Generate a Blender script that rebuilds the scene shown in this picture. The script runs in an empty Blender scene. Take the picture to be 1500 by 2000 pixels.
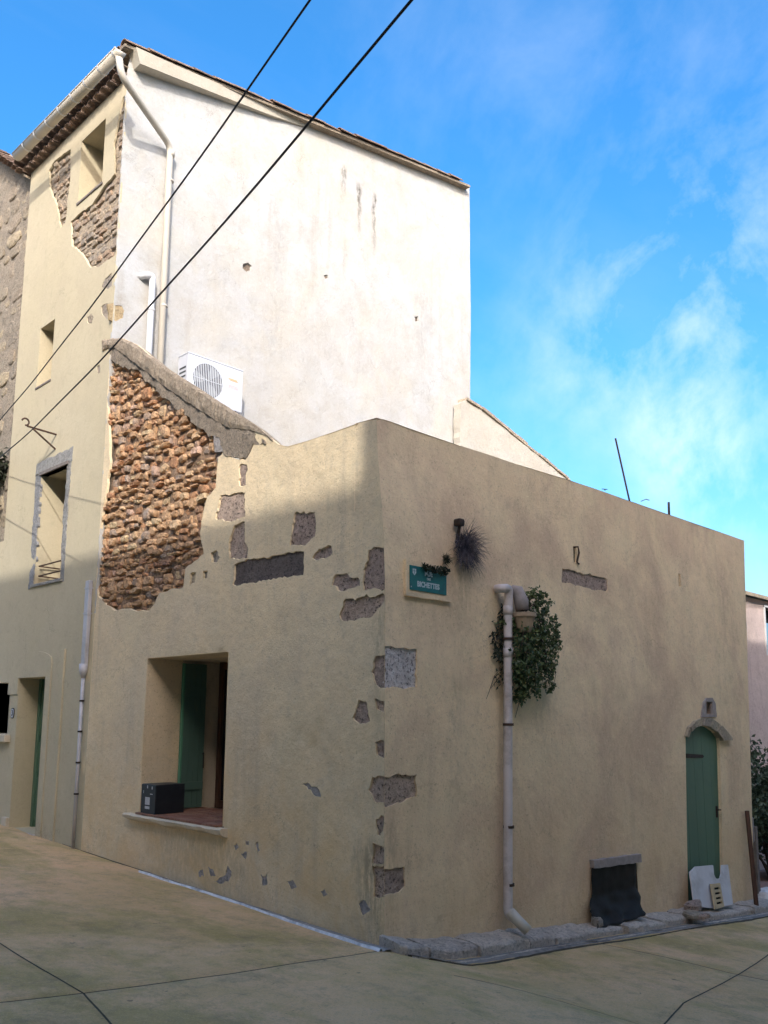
import bpy, bmesh, math, random
from mathutils import Vector, Matrix, noise
from mathutils.geometry import delaunay_2d_cdt
R_ = math.radians
rnd = random.Random(7)
S = bpy.context.scene
COL = S.collection

# ------------------------------------------------------------------ camera
# world frame: x runs along the side wall, y along the street wall, z up; the building corner stands at the origin
CAM = Vector((-5.744, -5.665, 2.0))
F_, CX, CY = 1700.0, 750.0, 1143.0          # focal length and principal point, in photo pixels (1500 x 2000)
cr = Matrix.Rotation(-(math.pi/2-R_(44.8)), 3, 'Z') @ Matrix.Rotation(math.pi/2+R_(8.6), 3, 'X') @ Matrix.Rotation(R_(.5), 3, 'Z')
cd = bpy.data.cameras.new('camera'); cam = bpy.data.objects.new('camera', cd); COL.objects.link(cam)
cam.matrix_world = Matrix.Translation(CAM) @ cr.to_4x4()
cd.sensor_fit = 'VERTICAL'; cd.sensor_height = 24; cd.lens = 24*F_/2000
cd.shift_y = (CY-1000)/2000; cd.clip_start = .05; cd.clip_end = 1500
S.camera = cam
S.render.resolution_x, S.render.resolution_y = 768, 1024

# ------------------------------------------------------------------ sun and sky
EL = 31.4; PHI = 50.0
sdir = Vector((-math.cos(R_(PHI))*math.cos(R_(EL)), -math.sin(R_(PHI))*math.cos(R_(EL)), math.sin(R_(EL))))  # towards the sun
sl = bpy.data.lights.new('sun', 'SUN'); so = bpy.data.objects.new('sun', sl); COL.objects.link(so)
sl.energy = 2.0; sl.angle = R_(.6); sl.color = (1, .96, .90)
so.rotation_euler = sdir.to_track_quat('Z', 'Y').to_euler(); so.location = (-20, -30, 40)
W = bpy.data.worlds.new('World'); S.world = W; W.use_nodes = True
def world():
    nt = W.node_tree; nt.nodes.clear(); N = nt.nodes.new; L = nt.links.new
    out = N('ShaderNodeOutputWorld'); bg = N('ShaderNodeBackground'); L(bg.outputs[0], out.inputs[0])
    bg.inputs[1].default_value = .15
    sky = N('ShaderNodeTexSky'); sky.sky_type = 'NISHITA'; sky.sun_disc = False
    sky.sun_elevation = R_(EL); sky.sun_rotation = math.atan2(sdir.x, sdir.y)
    sky.air_density = 1.0; sky.dust_density = 4.5; sky.ozone_density = 3.5
    hs = N('ShaderNodeHueSaturation'); hs.inputs['Saturation'].default_value = 1.36; hs.inputs['Value'].default_value = 1.4
    hs.inputs['Hue'].default_value = .497
    L(sky.outputs[0], hs.inputs['Color'])
    tc = N('ShaderNodeTexCoord'); sep = N('ShaderNodeSeparateXYZ'); L(tc.outputs['Generated'], sep.inputs[0])
    mx = N('ShaderNodeMath'); mx.operation = 'MAXIMUM'; L(sep.outputs[2], mx.inputs[0]); mx.inputs[1].default_value = .06
    cv = N('ShaderNodeCombineXYZ')
    for i in (0, 1):
        d = N('ShaderNodeMath'); d.operation = 'DIVIDE'; L(sep.outputs[i], d.inputs[0]); L(mx.outputs[0], d.inputs[1]); L(d.outputs[0], cv.inputs[i])
    mp = N('ShaderNodeMapping'); L(cv.outputs[0], mp.inputs[0]); mp.inputs['Rotation'].default_value = (0, 0, R_(35)); mp.inputs['Scale'].default_value = (.55, 1.5, 1)
    mp.inputs['Location'].default_value = (3.3, 1.2, 0)
    n1 = N('ShaderNodeTexNoise'); n1.inputs['Scale'].default_value = 1.1; n1.inputs['Detail'].default_value = 9; n1.inputs['Roughness'].default_value = .6; n1.inputs['Distortion'].default_value = .15
    L(mp.outputs[0], n1.inputs['Vector'])
    r1 = N('ShaderNodeMapRange'); r1.inputs[1].default_value = .46; r1.inputs[2].default_value = .82; L(n1.outputs[0], r1.inputs[0])
    # clouds gather towards the horizon and to the east, thin out towards the zenith
    def blob(px, py, rad, amp):
        v = cr @ Vector(((px-CX)/F_, -(py-CY)/F_, -1)); v.normalize()
        dt = N('ShaderNodeVectorMath'); dt.operation = 'DISTANCE'; L(tc.outputs['Generated'], dt.inputs[0]); dt.inputs[1].default_value = v
        m = N('ShaderNodeMapRange'); m.interpolation_type = 'SMOOTHSTEP'; m.inputs[1].default_value = rad; m.inputs[2].default_value = 0; m.inputs[4].default_value = amp
        L(dt.outputs['Value'], m.inputs[0]); return m.outputs[0]
    acc = None
    for b in ((1370, 940, .10, .45), (1330, 840, .09, .35), (1230, 640, .17, .34), (1450, 300, .32, .22), (1430, 560, .2, .25), (880, 130, .22, .10), (1050, 800, .2, .15), (1480, 700, .25, .25), (1480, 1000, .22, .22)):
        o = blob(*b)
        if acc is None: acc = o
        else:
            a = N('ShaderNodeMath'); a.operation = 'ADD'; L(acc, a.inputs[0]); L(o, a.inputs[1]); acc = a.outputs[0]
    n2 = N('ShaderNodeTexNoise'); n2.inputs['Scale'].default_value = 7; n2.inputs['Detail'].default_value = 10; n2.inputs['Roughness'].default_value = .62; n2.inputs['Distortion'].default_value = .2
    mp2 = N('ShaderNodeMapping'); L(tc.outputs['Generated'], mp2.inputs[0]); mp2.inputs['Rotation'].default_value = (.4, .3, .5); mp2.inputs['Scale'].default_value = (1.6, 1, .8)
    L(mp2.outputs[0], n2.inputs['Vector'])
    r2 = N('ShaderNodeMapRange'); r2.inputs[1].default_value = .42; r2.inputs[2].default_value = .80; L(n2.outputs[0], r2.inputs[0])
    m1 = N('ShaderNodeMath'); m1.operation = 'MULTIPLY'; L(acc, m1.inputs[0]); L(r2.outputs[0], m1.inputs[1])
    m2 = N('ShaderNodeMath'); m2.operation = 'MULTIPLY_ADD'; L(r1.outputs[0], m2.inputs[0]); m2.inputs[1].default_value = .07; L(m1.outputs[0], m2.inputs[2])
    m2.use_clamp = True
    mix = N('ShaderNodeMix'); mix.data_type = 'RGBA'; L(m2.outputs[0], mix.inputs[0]); L(hs.outputs[0], mix.inputs[6]); mix.inputs[7].default_value = (4.6, 4.9, 5.2, 1)
    L(mix.outputs[2], bg.inputs[0])
world()
S.view_settings.view_transform = 'Standard'; S.view_settings.look = 'None'
S.view_settings.exposure = 1.0; S.view_settings.gamma = 1; S.view_settings.use_curve_mapping = False

# ------------------------------------------------------------------ materials
MATS = {}
def nodemat(name, rough=.85, spec=.3, metal=0):
    m = bpy.data.materials.new(name); m.use_nodes = True; nt = m.node_tree
    b = nt.nodes['Principled BSDF']; b.inputs['Roughness'].default_value = rough; b.inputs['Metallic'].default_value = metal
    b.inputs['Specular IOR Level'].default_value = spec
    MATS[name] = m
    return m, nt, b
def c4(c): return (c[0], c[1], c[2], 1)
class NB:
    def __init__(s, nt): s.nt = nt; s.N = nt.nodes.new; s.L = nt.links.new; s.pos = s.N('ShaderNodeNewGeometry').outputs['Position']
    def noise(s, scale, detail=5, rough=.6, dist=0, stretch=None, vec=None, lo=None, hi=None):
        v = vec or s.pos
        if stretch:
            mp = s.N('ShaderNodeMapping'); s.L(v, mp.inputs[0]); mp.inputs['Scale'].default_value = stretch; v = mp.outputs[0]
        n = s.N('ShaderNodeTexNoise'); n.inputs['Scale'].default_value = scale; n.inputs['Detail'].default_value = detail
        n.inputs['Roughness'].default_value = rough; n.inputs['Distortion'].default_value = dist; s.L(v, n.inputs['Vector'])
        o = n.outputs[0]
        if lo is not None: o = s.rng(o, lo, hi)
        return o
    def rng(s, o, lo, hi, a=0, b=1):
        r = s.N('ShaderNodeMapRange'); s.L(o, r.inputs[0])
        for i, v in enumerate((lo, hi, a, b)): r.inputs[i+1].default_value = v
        return r.outputs[0]
    def mul(s, a, b, op='MULTIPLY'):
        m = s.N('ShaderNodeMath'); m.operation = op
        for i, v in enumerate((a, b)):
            if hasattr(v, 'links'): s.L(v, m.inputs[i])
            else: m.inputs[i].default_value = v
        return m.outputs[0]
    def mix(s, f, a, b, mode='MIX'):
        m = s.N('ShaderNodeMix'); m.data_type = 'RGBA'; m.blend_type = mode
        for i, v in ((0, f), (6, a), (7, b)):
            if hasattr(v, 'links'): s.L(v, m.inputs[i])
            elif i == 0: m.inputs[0].default_value = v
            else: m.inputs[i].default_value = c4(v)
        return m.outputs[2]
    def bump(s, b, items):
        prev = None
        for h, st, d in items:
            n = s.N('ShaderNodeBump'); n.inputs['Strength'].default_value = st; n.inputs['Distance'].default_value = d; s.L(h, n.inputs['Height'])
            if prev is not None: s.L(prev, n.inputs['Normal'])
            prev = n.outputs[0]
        s.L(prev, b.inputs['Normal'])
    def z(s):
        x = s.N('ShaderNodeSeparateXYZ'); s.L(s.pos, x.inputs[0]); return x.outputs[2]
def plain(name, col, col2=None, scale=20, rough=.7, bump=.2, bd=.002, spec=.3, metal=0, dirt=None, stretch=None):
    m, nt, b = nodemat(name, rough, spec, metal); nb = NB(nt)
    n = nb.noise(scale, stretch=stretch, lo=.35, hi=.68)
    c = nb.mix(n, col, col2 or tuple(x*.8 for x in col))
    if dirt: c = nb.mix(nb.noise(scale*.25, 7, .7, lo=.52, hi=.7), c, dirt)
    nt.links.new(c, b.inputs['Base Color'])
    nb.bump(b, [(nb.noise(scale*3, 4), bump, bd)])
    return m
def plaster(name, c1, c2, c3, dirt, streak=.5, grain=1.0, warm=None, lowz=None, crack=.7, stains=None):
    m, nt, b = nodemat(name, .92, .15); nb = NB(nt)
    c = nb.mix(nb.noise(.55, 4, .55, .3, lo=.36, hi=.64), c1, c2)
    c = nb.mix(nb.noise(2.3, 7, .62, .4, lo=.42, hi=.70), c, c3)
    if warm:
        c = nb.mix(nb.mul(nb.noise(.9, 6, .6, .8, stretch=(1, 1, .8), lo=.47, hi=.66), .75), c, warm)
    st = nb.noise(3.2, 5, .6, 0, stretch=(1.6, 1.6, .12), lo=.53, hi=.75)
    pat = nb.noise(.8, 3, .5, lo=.4, hi=.62)
    c = nb.mix(nb.mul(nb.mul(st, pat), streak), c, dirt)
    c = nb.mix(nb.mul(nb.noise(9, 9, .78, .3, lo=.53, hi=.72), .42), c, dirt)
    c = nb.mix(nb.mul(nb.noise(.38, 7, .66, .4, lo=.46, hi=.60), .30*min(1, streak*2)), c, tuple(x*1.25 for x in dirt))
    c = nb.mix(nb.mul(nb.noise(4.2, 8, .7, .3, lo=.55, hi=.66), .28), c, dirt)
    sp = nb.noise(48, 3, .7, lo=.58, hi=.70)
    c = nb.mix(nb.mul(sp, .55*min(1, streak*2.2)*(.35 if c1[2] > c1[0]*.95 else 1)), c, tuple(x*.45 for x in dirt))
    lt = nb.noise(26, 4, .6, lo=.55, hi=.75)
    c = nb.mix(nb.mul(lt, .3), c, tuple(min(1, x*1.25) for x in c1))
    if lowz:
        zz = nb.rng(nb.z(), lowz[0], lowz[1], 1, 0)
        bl = nb.noise(1.7, 8, .68, .7, lo=.38, hi=.66)
        c = nb.mix(nb.mul(nb.mul(zz, bl), lowz[3]), c, lowz[2])
    vd = nb.N('ShaderNodeVectorMath'); vd.operation = 'ADD'
    nn_ = nb.N('ShaderNodeTexNoise'); nn_.inputs['Scale'].default_value = 2.4; nn_.inputs['Detail'].default_value = 8; nn_.inputs['Roughness'].default_value = .7; nb.L(nb.pos, nn_.inputs['Vector'])
    sc_ = nb.N('ShaderNodeVectorMath'); sc_.operation = 'SCALE'; nb.L(nn_.outputs['Color'], sc_.inputs[0]); sc_.inputs['Scale'].default_value = .9
    nb.L(nb.pos, vd.inputs[0]); nb.L(sc_.outputs[0], vd.inputs[1])
    vo_ = nb.N('ShaderNodeTexVoronoi'); vo_.feature = 'DISTANCE_TO_EDGE'; vo_.inputs['Scale'].default_value = .75; nb.L(vd.outputs[0], vo_.inputs['Vector'])
    ck = nb.mul(nb.rng(vo_.outputs['Distance'], .0, .0045, 1, 0), nb.noise(.9, 3, .5, lo=.52, hi=.60))
    c = nb.mix(nb.mul(ck, crack), c, tuple(x*.5 for x in dirt))
    if stains:
        sx = nb.N('ShaderNodeSeparateXYZ'); nb.L(nb.pos, sx.inputs[0])
        for ax, cx_, w_, z0, z1, k_ in stains:
            wob = nb.mul(nb.rng(nb.noise(3, 4), .3, .7, -.5, .5), w_)
            d = nb.mul(nb.mul(nb.mul(sx.outputs[ax], cx_, 'SUBTRACT'), wob, 'ADD'), 0, 'ADD'); d = nb.mul(d, 0, 'ABSOLUTE')
            f = nb.rng(d, w_, w_*.1)
            f = nb.mul(f, nb.rng(sx.outputs[2], z0, z0+(z1-z0)*.75)); f = nb.mul(f, nb.rng(sx.outputs[2], z1, z1-(z1-z0)*.12))
            f = nb.mul(f, nb.noise(13, 5, .7, stretch=(1.5, 1.5, .5), lo=.38, hi=.55)); c = nb.mix(nb.mul(f, k_), c, tuple(x*.35 for x in dirt))
    nt.links.new(c, b.inputs['Base Color'])
    nb.bump(b, [(nb.noise(2.6, 4, .5), .35*grain, .06), (nb.noise(11, 5, .65), .42*grain, .026), (nb.noise(45, 5, .8), .5*grain, .012), (nb.noise(120, 3, .7), .35*grain, .004)])
    return m
plaster('plaster_street', (.80, .64, .42), (.77, .605, .38), (.70, .56, .37), (.42, .35, .27), .6, 1, (.68, .56, .37), (-.3, 2.6, (.66, .45, .22), .85), stains=[(1, .12, .35, -.4, .95, .55), (1, .1, .12, 1.2, 3.2, .35), (1, 2.3, .5, -.3, .75, .22), (1, 3.3, 1.2, -.3, .72, .25)])
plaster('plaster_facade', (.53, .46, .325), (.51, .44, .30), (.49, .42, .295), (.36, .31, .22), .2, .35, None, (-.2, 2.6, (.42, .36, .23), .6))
plaster('plaster_side', (.90, .70, .455), (.86, .65, .42), (.80, .63, .40), (.52, .38, .25), .4, 1, (.64, .45, .31), (-.9, 1.6, (.70, .48, .26), .7), stains=[(0, 1.12, .22, 2.2, 3.7, .35), (0, 1.0, .15, .8, 2.5, .22), (0, .1, .12, -.3, 1.2, .3), (0, 1.75, .1, -.2, 3.0, .25), (0, 2.6, .35, 1.2, 2.4, .2), (0, 5.2, .5, 2.5, 5, .12), (0, 7.5, .6, -.6, 4.6, .15)])
plaster('plaster_white', (.475, .478, .47), (.455, .45, .44), (.41, .395, .365), (.34, .30, .25), .55, 1.0, (.50, .47, .40), stains=[(0, 4.52, .10, 11.6, 12.5, .75), (0, 4.95, .08, 11.0, 12.3, .95), (0, 5.35, .08, 10.8, 12.3, .9), (0, 3.0, .25, 7, 11, .15), (0, 6.8, .4, 7, 11, .15)])
plaster('plaster_rear', (.52, .50, .45), (.45, .42, .36), (.49, .45, .38), (.35, .29, .22), .4, 1.4)
plaster('plaster_pink', (.58, .46, .42), (.52, .41, .38), (.5, .4, .36), (.25, .2, .18), .6, 1)
plaster('plaster_opposite', (.74, .64, .50), (.7, .6, .46), (.66, .56, .44), (.3, .25, .2), .5, 1)
plaster('beam_plaster', (.50, .455, .38), (.47, .43, .35), (.44, .39, .31), (.35, .3, .22), .3, .5)
plaster('plaster_surround', (.62, .53, .40), (.60, .51, .385), (.56, .48, .36), (.36, .3, .2), .2, .4)
def stone_mat(name, cols, pore=(.05, .04, .04), pores=.6, rough=.95, sc=20):
    m, nt, b = nodemat(name, rough, .15); nb = NB(nt)
    oi = nt.nodes.new('ShaderNodeObjectInfo')
    r = nt.nodes.new('ShaderNodeValToRGB'); r.color_ramp.interpolation = 'CONSTANT' if len(cols) > 3 else 'LINEAR'
    e = r.color_ramp.elements
    while len(e) < len(cols): e.new(.5)
    for i, c in enumerate(cols): e[i].position = i/len(cols); e[i].color = c4(c)
    nt.links.new(oi.outputs['Random'], r.inputs[0])
    c = nb.mix(nb.mul(nb.noise(9, 5, .65, .4, lo=.4, hi=.65), .3), r.outputs[0], cols[-1])
    c = nb.mix(nb.mul(nb.noise(18, 6, .75, lo=.48, hi=.62), .45), c, tuple(min(1, x*1.45) for x in cols[0]))
    c = nb.mix(nb.mul(nb.noise(5, 6, .7, lo=.5, hi=.62), .4), c, tuple(x*.6 for x in cols[0]))
    c = nb.mix(nb.mul(nb.noise(sc*1.6, 4, .8, lo=.53, hi=.62), pores), c, pore)
    nt.links.new(c, b.inputs['Base Color'])
    nb.bump(b, [(nb.noise(9, 6, .75, .3), 1.0, .05), (nb.noise(sc*1.6, 4, .8), 1.0, .02)])
    return m
stone_mat('rubble_stone', [(.62, .38, .21), (.70, .50, .31), (.50, .26, .15), (.66, .42, .25), (.42, .34, .29), (.68, .52, .32), (.54, .27, .145), (.34, .20, .14), (.62, .43, .34), (.50, .33, .21)], (.10, .06, .04), .6, sc=14)
stone_mat('far_rubble', [(.46, .37, .27), (.50, .40, .29), (.42, .34, .27), (.48, .34, .24), (.40, .34, .28)], (.08, .06, .05), .5)
stone_mat('basalt', [(.50, .375, .30), (.60, .46, .36), (.44, .335, .28)], (.06, .045, .04), .85)
stone_mat('black_stone', [(.15, .125, .115), (.20, .165, .15), (.10, .085, .08)], (.02, .02, .02), .6)
stone_mat('pale_basalt', [(.80, .72, .69), (.82, .74, .71), (.74, .66, .63)], (.10, .08, .08), .85)
stone_mat('tan_stone', [(.40, .33, .25), (.46, .375, .27), (.35, .31, .27), (.52, .43, .30), (.38, .32, .26)], (.12, .1, .08), .55, sc=14)
stone_mat('neighbour_stone', [(.36, .30, .225), (.44, .36, .255), (.31, .265, .215), (.52, .42, .28), (.38, .31, .235)], (.08, .065, .05), .6, sc=14)
stone_mat('neighbour_mortar', [(.37, .31, .24), (.39, .33, .255), (.32, .27, .21)], (.09, .075, .06), .7, sc=20)
stone_mat('ochre_stone', [(.50, .38, .22), (.52, .36, .2), (.42, .33, .23)], (.2, .14, .1), .4)
stone_mat('grey_trim', [(.36, .35, .33), (.40, .38, .34), (.30, .30, .31)], (.12, .11, .1), .55)
stone_mat('mortar', [(.26, .20, .15), (.28, .22, .17), (.22, .17, .13)], (.06, .045, .04), .6)
stone_mat('earth_mortar', [(.34, .23, .155), (.37, .25, .17), (.26, .17, .11)], (.05, .03, .02), .6)
stone_mat('aggregate', [(.47, .385, .285), (.49, .40, .30), (.41, .33, .25)], (.16, .125, .09), .7, sc=26)
stone_mat('aggregate_dark', [(.40, .325, .24), (.42, .34, .25), (.33, .27, .21)], (.07, .06, .05), .7, sc=26)
stone_mat('kerb_stone', [(.66, .56, .47), (.70, .60, .50), (.58, .50, .43)], (.14, .12, .10), .6)
stone_mat('clay_tile', [(.25, .165, .125), (.33, .235, .18), (.19, .135, .11), (.28, .215, .18)], (.05, .035, .03), .5)
stone_mat('terracotta', [(.36, .175, .115), (.31, .145, .10), (.38, .21, .14), (.27, .15, .11)], (.1, .06, .05), .35)
stone_mat('cement_patch', [(.40, .36, .34), (.42, .38, .35), (.35, .32, .31)], (.1, .1, .1), .4)
plain('pvc_beige', (.56, .51, .43), (.52, .47, .39), 6, .45, .05, spec=.4)
plain('pvc_white', (.68, .68, .68), (.64, .64, .64), 6, .4, .05, spec=.4)
plain('pvc_grey', (.66, .58, .56), (.58, .51, .49), 5, .5, .05, spec=.4, dirt=(.27, .22, .19))
plain('zinc_grey', (.50, .49, .52), (.44, .43, .46), 7, .45, .08, spec=.4, dirt=(.36, .34, .34))
plain('iron_dark', (.035, .028, .025), (.06, .04, .03), 30, .7, .3, metal=.3)
plain('iron_rust', (.10, .055, .035), (.05, .035, .03), 25, .85, .5)
plain('cable_black', (.015, .014, .014), (.02, .02, .02), 30, .6, .1)
plain('ac_white', (.60, .615, .66), (.56, .575, .62), 4, .4, .02, spec=.45)
plain('ac_dark', (.08, .09, .095), (.05, .055, .06), 4, .6, .02)
plain('ac_fan', (.22, .24, .25), (.18, .2, .21), 4, .5, .02)
plain('sticker_orange', (.75, .40, .20), (.7, .45, .3), 40, .5, .02)
plain('sticker_pink', (.75, .42, .42), (.8, .55, .55), 40, .5, .02)
plain('green_paint', (.09, .17, .11), (.08, .15, .10), 3, .55, .08, spec=.3, stretch=(1, 1, .15), dirt=(.06, .115, .08))
plain('green_shutter', (.09, .15, .12), (.075, .13, .105), 3, .5, .08, spec=.3, stretch=(1, 1, .15))
plain('green_lit_edge', (.09, .24, .15), (.08, .2, .13), 3, .5, .08)  # brighter green paints in the light caught by the shutter's edge
plain('brown_wood', (.09, .04, .022), (.06, .028, .018), 8, .6, .2, stretch=(1, 1, .1))
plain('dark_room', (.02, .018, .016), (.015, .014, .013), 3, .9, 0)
plain('sign_teal', (.012, .13, .14), (.018, .16, .15), 30, .35, .1, spec=.5, dirt=(.015, .045, .06))
plain('sign_white', (.55, .6, .62), (.35, .45, .48), 60, .5, .1)
plain('computer_black', (.012, .014, .018), (.018, .02, .025), 12, .45, .05, spec=.4)
plain('label_white', (.5, .5, .5), (.35, .35, .37), 60, .6, .05)
plain('tarp_black', (.020, .018, .016), (.028, .025, .022), 9, .7, .5, .006, spec=.15)
plain('board_white', (.62, .60, .60), (.55, .53, .54), 5, .6, .06, dirt=(.42, .39, .36))
plain('wood_beige', (.52, .40, .24), (.44, .33, .19), 10, .7, .2)
plain('old_wood', (.22, .19, .17), (.15, .13, .12), 12, .9, .6, stretch=(.3, 1, 1))
plain('lintel_grey', (.38, .32, .30), (.28, .24, .22), 14, .9, .6, .004)
plain('plank_grey', (.33, .32, .33), (.24, .23, .24), 10, .85, .3)
plain('pot_clay', (.42, .31, .21), (.36, .26, .18), 14, .85, .3)
plain('cement_pale', (.74, .72, .72), (.50, .48, .47), 14, .5, .5, .005, dirt=(.3, .3, .32))
plain('cement_grey', (.34, .31, .28), (.25, .23, .21), 12, .8, .6, .006, dirt=(.12, .11, .11))
plain('gutter_concrete', (.26, .235, .21), (.18, .16, .14), 9, .65, .5, .005, dirt=(.09, .085, .085))
plain('joint_dark', (.10, .08, .05), (.06, .05, .035), 12, .95, .4)
plain('red_earth', (.26, .16, .13), (.2, .13, .11), 6, .95, .6, .01)
plain('blue_shutter', (.16, .36, .48), (.14, .32, .44), 5, .5, .05)
plain('frame_pale', (.6, .6, .6), (.55, .55, .55), 5, .5, .05)
plain('bark', (.10, .075, .055), (.07, .05, .04), 14, .95, .6, .006)
def glass(name):
    m, nt, b = nodemat(name, .06, .8); b.inputs['Base Color'].default_value = (.02, .025, .03, 1); return m
glass('dark_glass')
def leafmat(name, cols, rough=.5):
    m, nt, b = nodemat(name, rough, .35); nb = NB(nt)
    at = nt.nodes.new('ShaderNodeAttribute'); at.attribute_name = 'tone'
    c = nb.mix(at.outputs['Fac'], cols[0], cols[1])
    c = nb.mix(nb.noise(9, 3, lo=.4, hi=.65), c, cols[2])
    nt.links.new(c, b.inputs['Base Color'])
    return m
leafmat('leaf_green', [(.035, .06, .022), (.15, .19, .07), (.05, .075, .03)])
leafmat('leaf_shrub', [(.03, .055, .035), (.10, .13, .08), (.05, .085, .05)])
leafmat('straw_grey', [(.10, .085, .105), (.26, .22, .24), (.05, .045, .06)], .8)
leafmat('moss_dark', [(.02, .028, .012), (.05, .06, .03), (.025, .025, .02)], .8)
def ground_mat():
    m, nt, b = nodemat('street_concrete', .8, .3); nb = NB(nt)
    c = nb.mix(nb.noise(.5, 12, .68, .2, lo=.42, hi=.58), (.76, .50, .265), (.62, .42, .19))
    c = nb.mix(nb.mul(nb.noise(.85, 12, .74, .2, stretch=(1, .6, 1), lo=.48, hi=.60), .65), c, (.36, .29, .085))
    c = nb.mix(nb.mul(nb.noise(.6, 12, .72, .2, stretch=(.8, 1.2, 1), lo=.51, hi=.64), .6), c, (.84, .57, .33))
    c = nb.mix(nb.mul(nb.noise(2.6, 12, .8, .2, lo=.51, hi=.64), .5), c, (.27, .20, .11))
    c = nb.mix(nb.mul(nb.noise(7, 10, .8, 0, lo=.52, hi=.66), .35), c, (.22, .18, .11))
    c = nb.mix(nb.mul(nb.noise(55, 6, .85, lo=.52, hi=.62), .45), c, (.24, .18, .12))
    c = nb.mix(nb.mul(nb.noise(75, 5, .85, lo=.56, hi=.64), .5), c, (.86, .66, .45))
    c = nb.mix(nb.mul(nb.noise(10, 3, .6, lo=.70, hi=.73), .6), c, (.10, .08, .05))
    nt.links.new(c, b.inputs['Base Color'])
    rr = nb.noise(1.1, 8, .7, .2, lo=.35, hi=.65); r2 = nb.rng(rr, 0, 1, .6, .92); nt.links.new(r2, b.inputs['Roughness'])
    nb.bump(b, [(nb.noise(3, 6, .7), .4, .03), (nb.noise(26, 8, .85), .8, .016), (nb.noise(140, 3, .8), .6, .004)])
ground_mat()

# ------------------------------------------------------------------ frames: (a right, b up, c outwards) on each wall
def ray(px, py): return cr @ Vector(((px-CX)/F_, -(py-CY)/F_, -1))
class Fr:
    def __init__(s, O, ex, up):
        s.O = Vector(O); s.ex = Vector(ex).normalized(); s.ez = Vector(up).normalized(); s.n = s.ex.cross(s.ez).normalized()
        s.rot = Matrix((s.ex, s.ez, s.n)).transposed()
    def P(s, a, b, c=0): return s.O + s.ex*a + s.ez*b + s.n*c
    def px(s, x, y, c=0):
        d = ray(x, y); o = s.O + s.n*c; t = (o-CAM).dot(s.n)/d.dot(s.n); q = CAM + d*t - s.O
        return (q.dot(s.ex), q.dot(s.ez))
    def poly(s, pts, c=0): return [s.px(x, y, c) for x, y in pts]
KB = .0095
def lerp_tab(T, z):
    if z <= T[0][0]: return T[0][1]
    for (a, u), (b, v) in zip(T, T[1:]):
        if z <= b: return u+(v-u)*(z-a)/(b-a)
    return T[-1][1]
def ub(z): return lerp_tab([(-1, -.0095), (0, 0), (3.3, .028), (3.7, .05), (4.1, .092), (4.5, .138), (4.9, .165), (5.2, .18)], z)   # the corner leans back towards its top
FA = Fr((0, 0, 0), (0, -1, 0), (0, 0, 1))          # street wall, faces -x
FB = Fr((0, 0, 0), (1, 0, 0), (0, KB, 1))          # side wall, faces -y, leans back a little
UJ = 5.72
FW = Fr((0, UJ, 0), (1, 0, 0), (0, 0, 1))          # tall white wall
FZ = Fr((0, 0, 0), (1, 0, 0), (0, 0, 1))
def sub(o, k, v): o[k] = v

# ------------------------------------------------------------------ object helpers
def tag(o, label=None, cat=None, group=None, kind=None):
    if label: o['label'] = label
    if cat: o['category'] = cat
    if group: o['group'] = group
    if kind: o['kind'] = kind
    return o
def empty(name, loc, label=None, cat=None, group=None, kind=None):
    o = bpy.data.objects.new(name, None); COL.objects.link(o); o.location = loc; o.empty_display_size = .2
    return tag(o, label, cat, group, kind)
def wloc(o):
    v = Vector(o.location); p = o.parent
    while p: v = v + Vector(p.location); p = p.parent
    return v
def mk(name, V, F, mat, parent=None, fr=None, smooth=False, mats=None, mi=None, tone=None, org=None):
    """one mesh object from world (or frame) coordinates, its origin at the middle of its base"""
    if fr: V = [fr.P(*v) for v in V]
    V = [Vector(v) for v in V]
    if not V: return None
    if org is None:
        lo = [min(v[i] for v in V) for i in range(3)]; hi = [max(v[i] for v in V) for i in range(3)]
        org = Vector(((lo[0]+hi[0])/2, (lo[1]+hi[1])/2, lo[2]))
    me = bpy.data.meshes.new(name); me.from_pydata([tuple(v-org) for v in V], [], F); me.update()
    for m in (mats or [mat]): me.materials.append(MATS[m])
    if mi: me.polygons.foreach_set('material_index', mi)
    if smooth: me.polygons.foreach_set('use_smooth', [True]*len(me.polygons))
    if tone:
        at = me.attributes.new('tone', 'FLOAT', 'POINT'); at.data.foreach_set('value', tone)
    o = bpy.data.objects.new(name, me); COL.objects.link(o)
    if parent: o.parent = parent; o.location = org - wloc(parent)
    else: o.location = org
    return o
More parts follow.
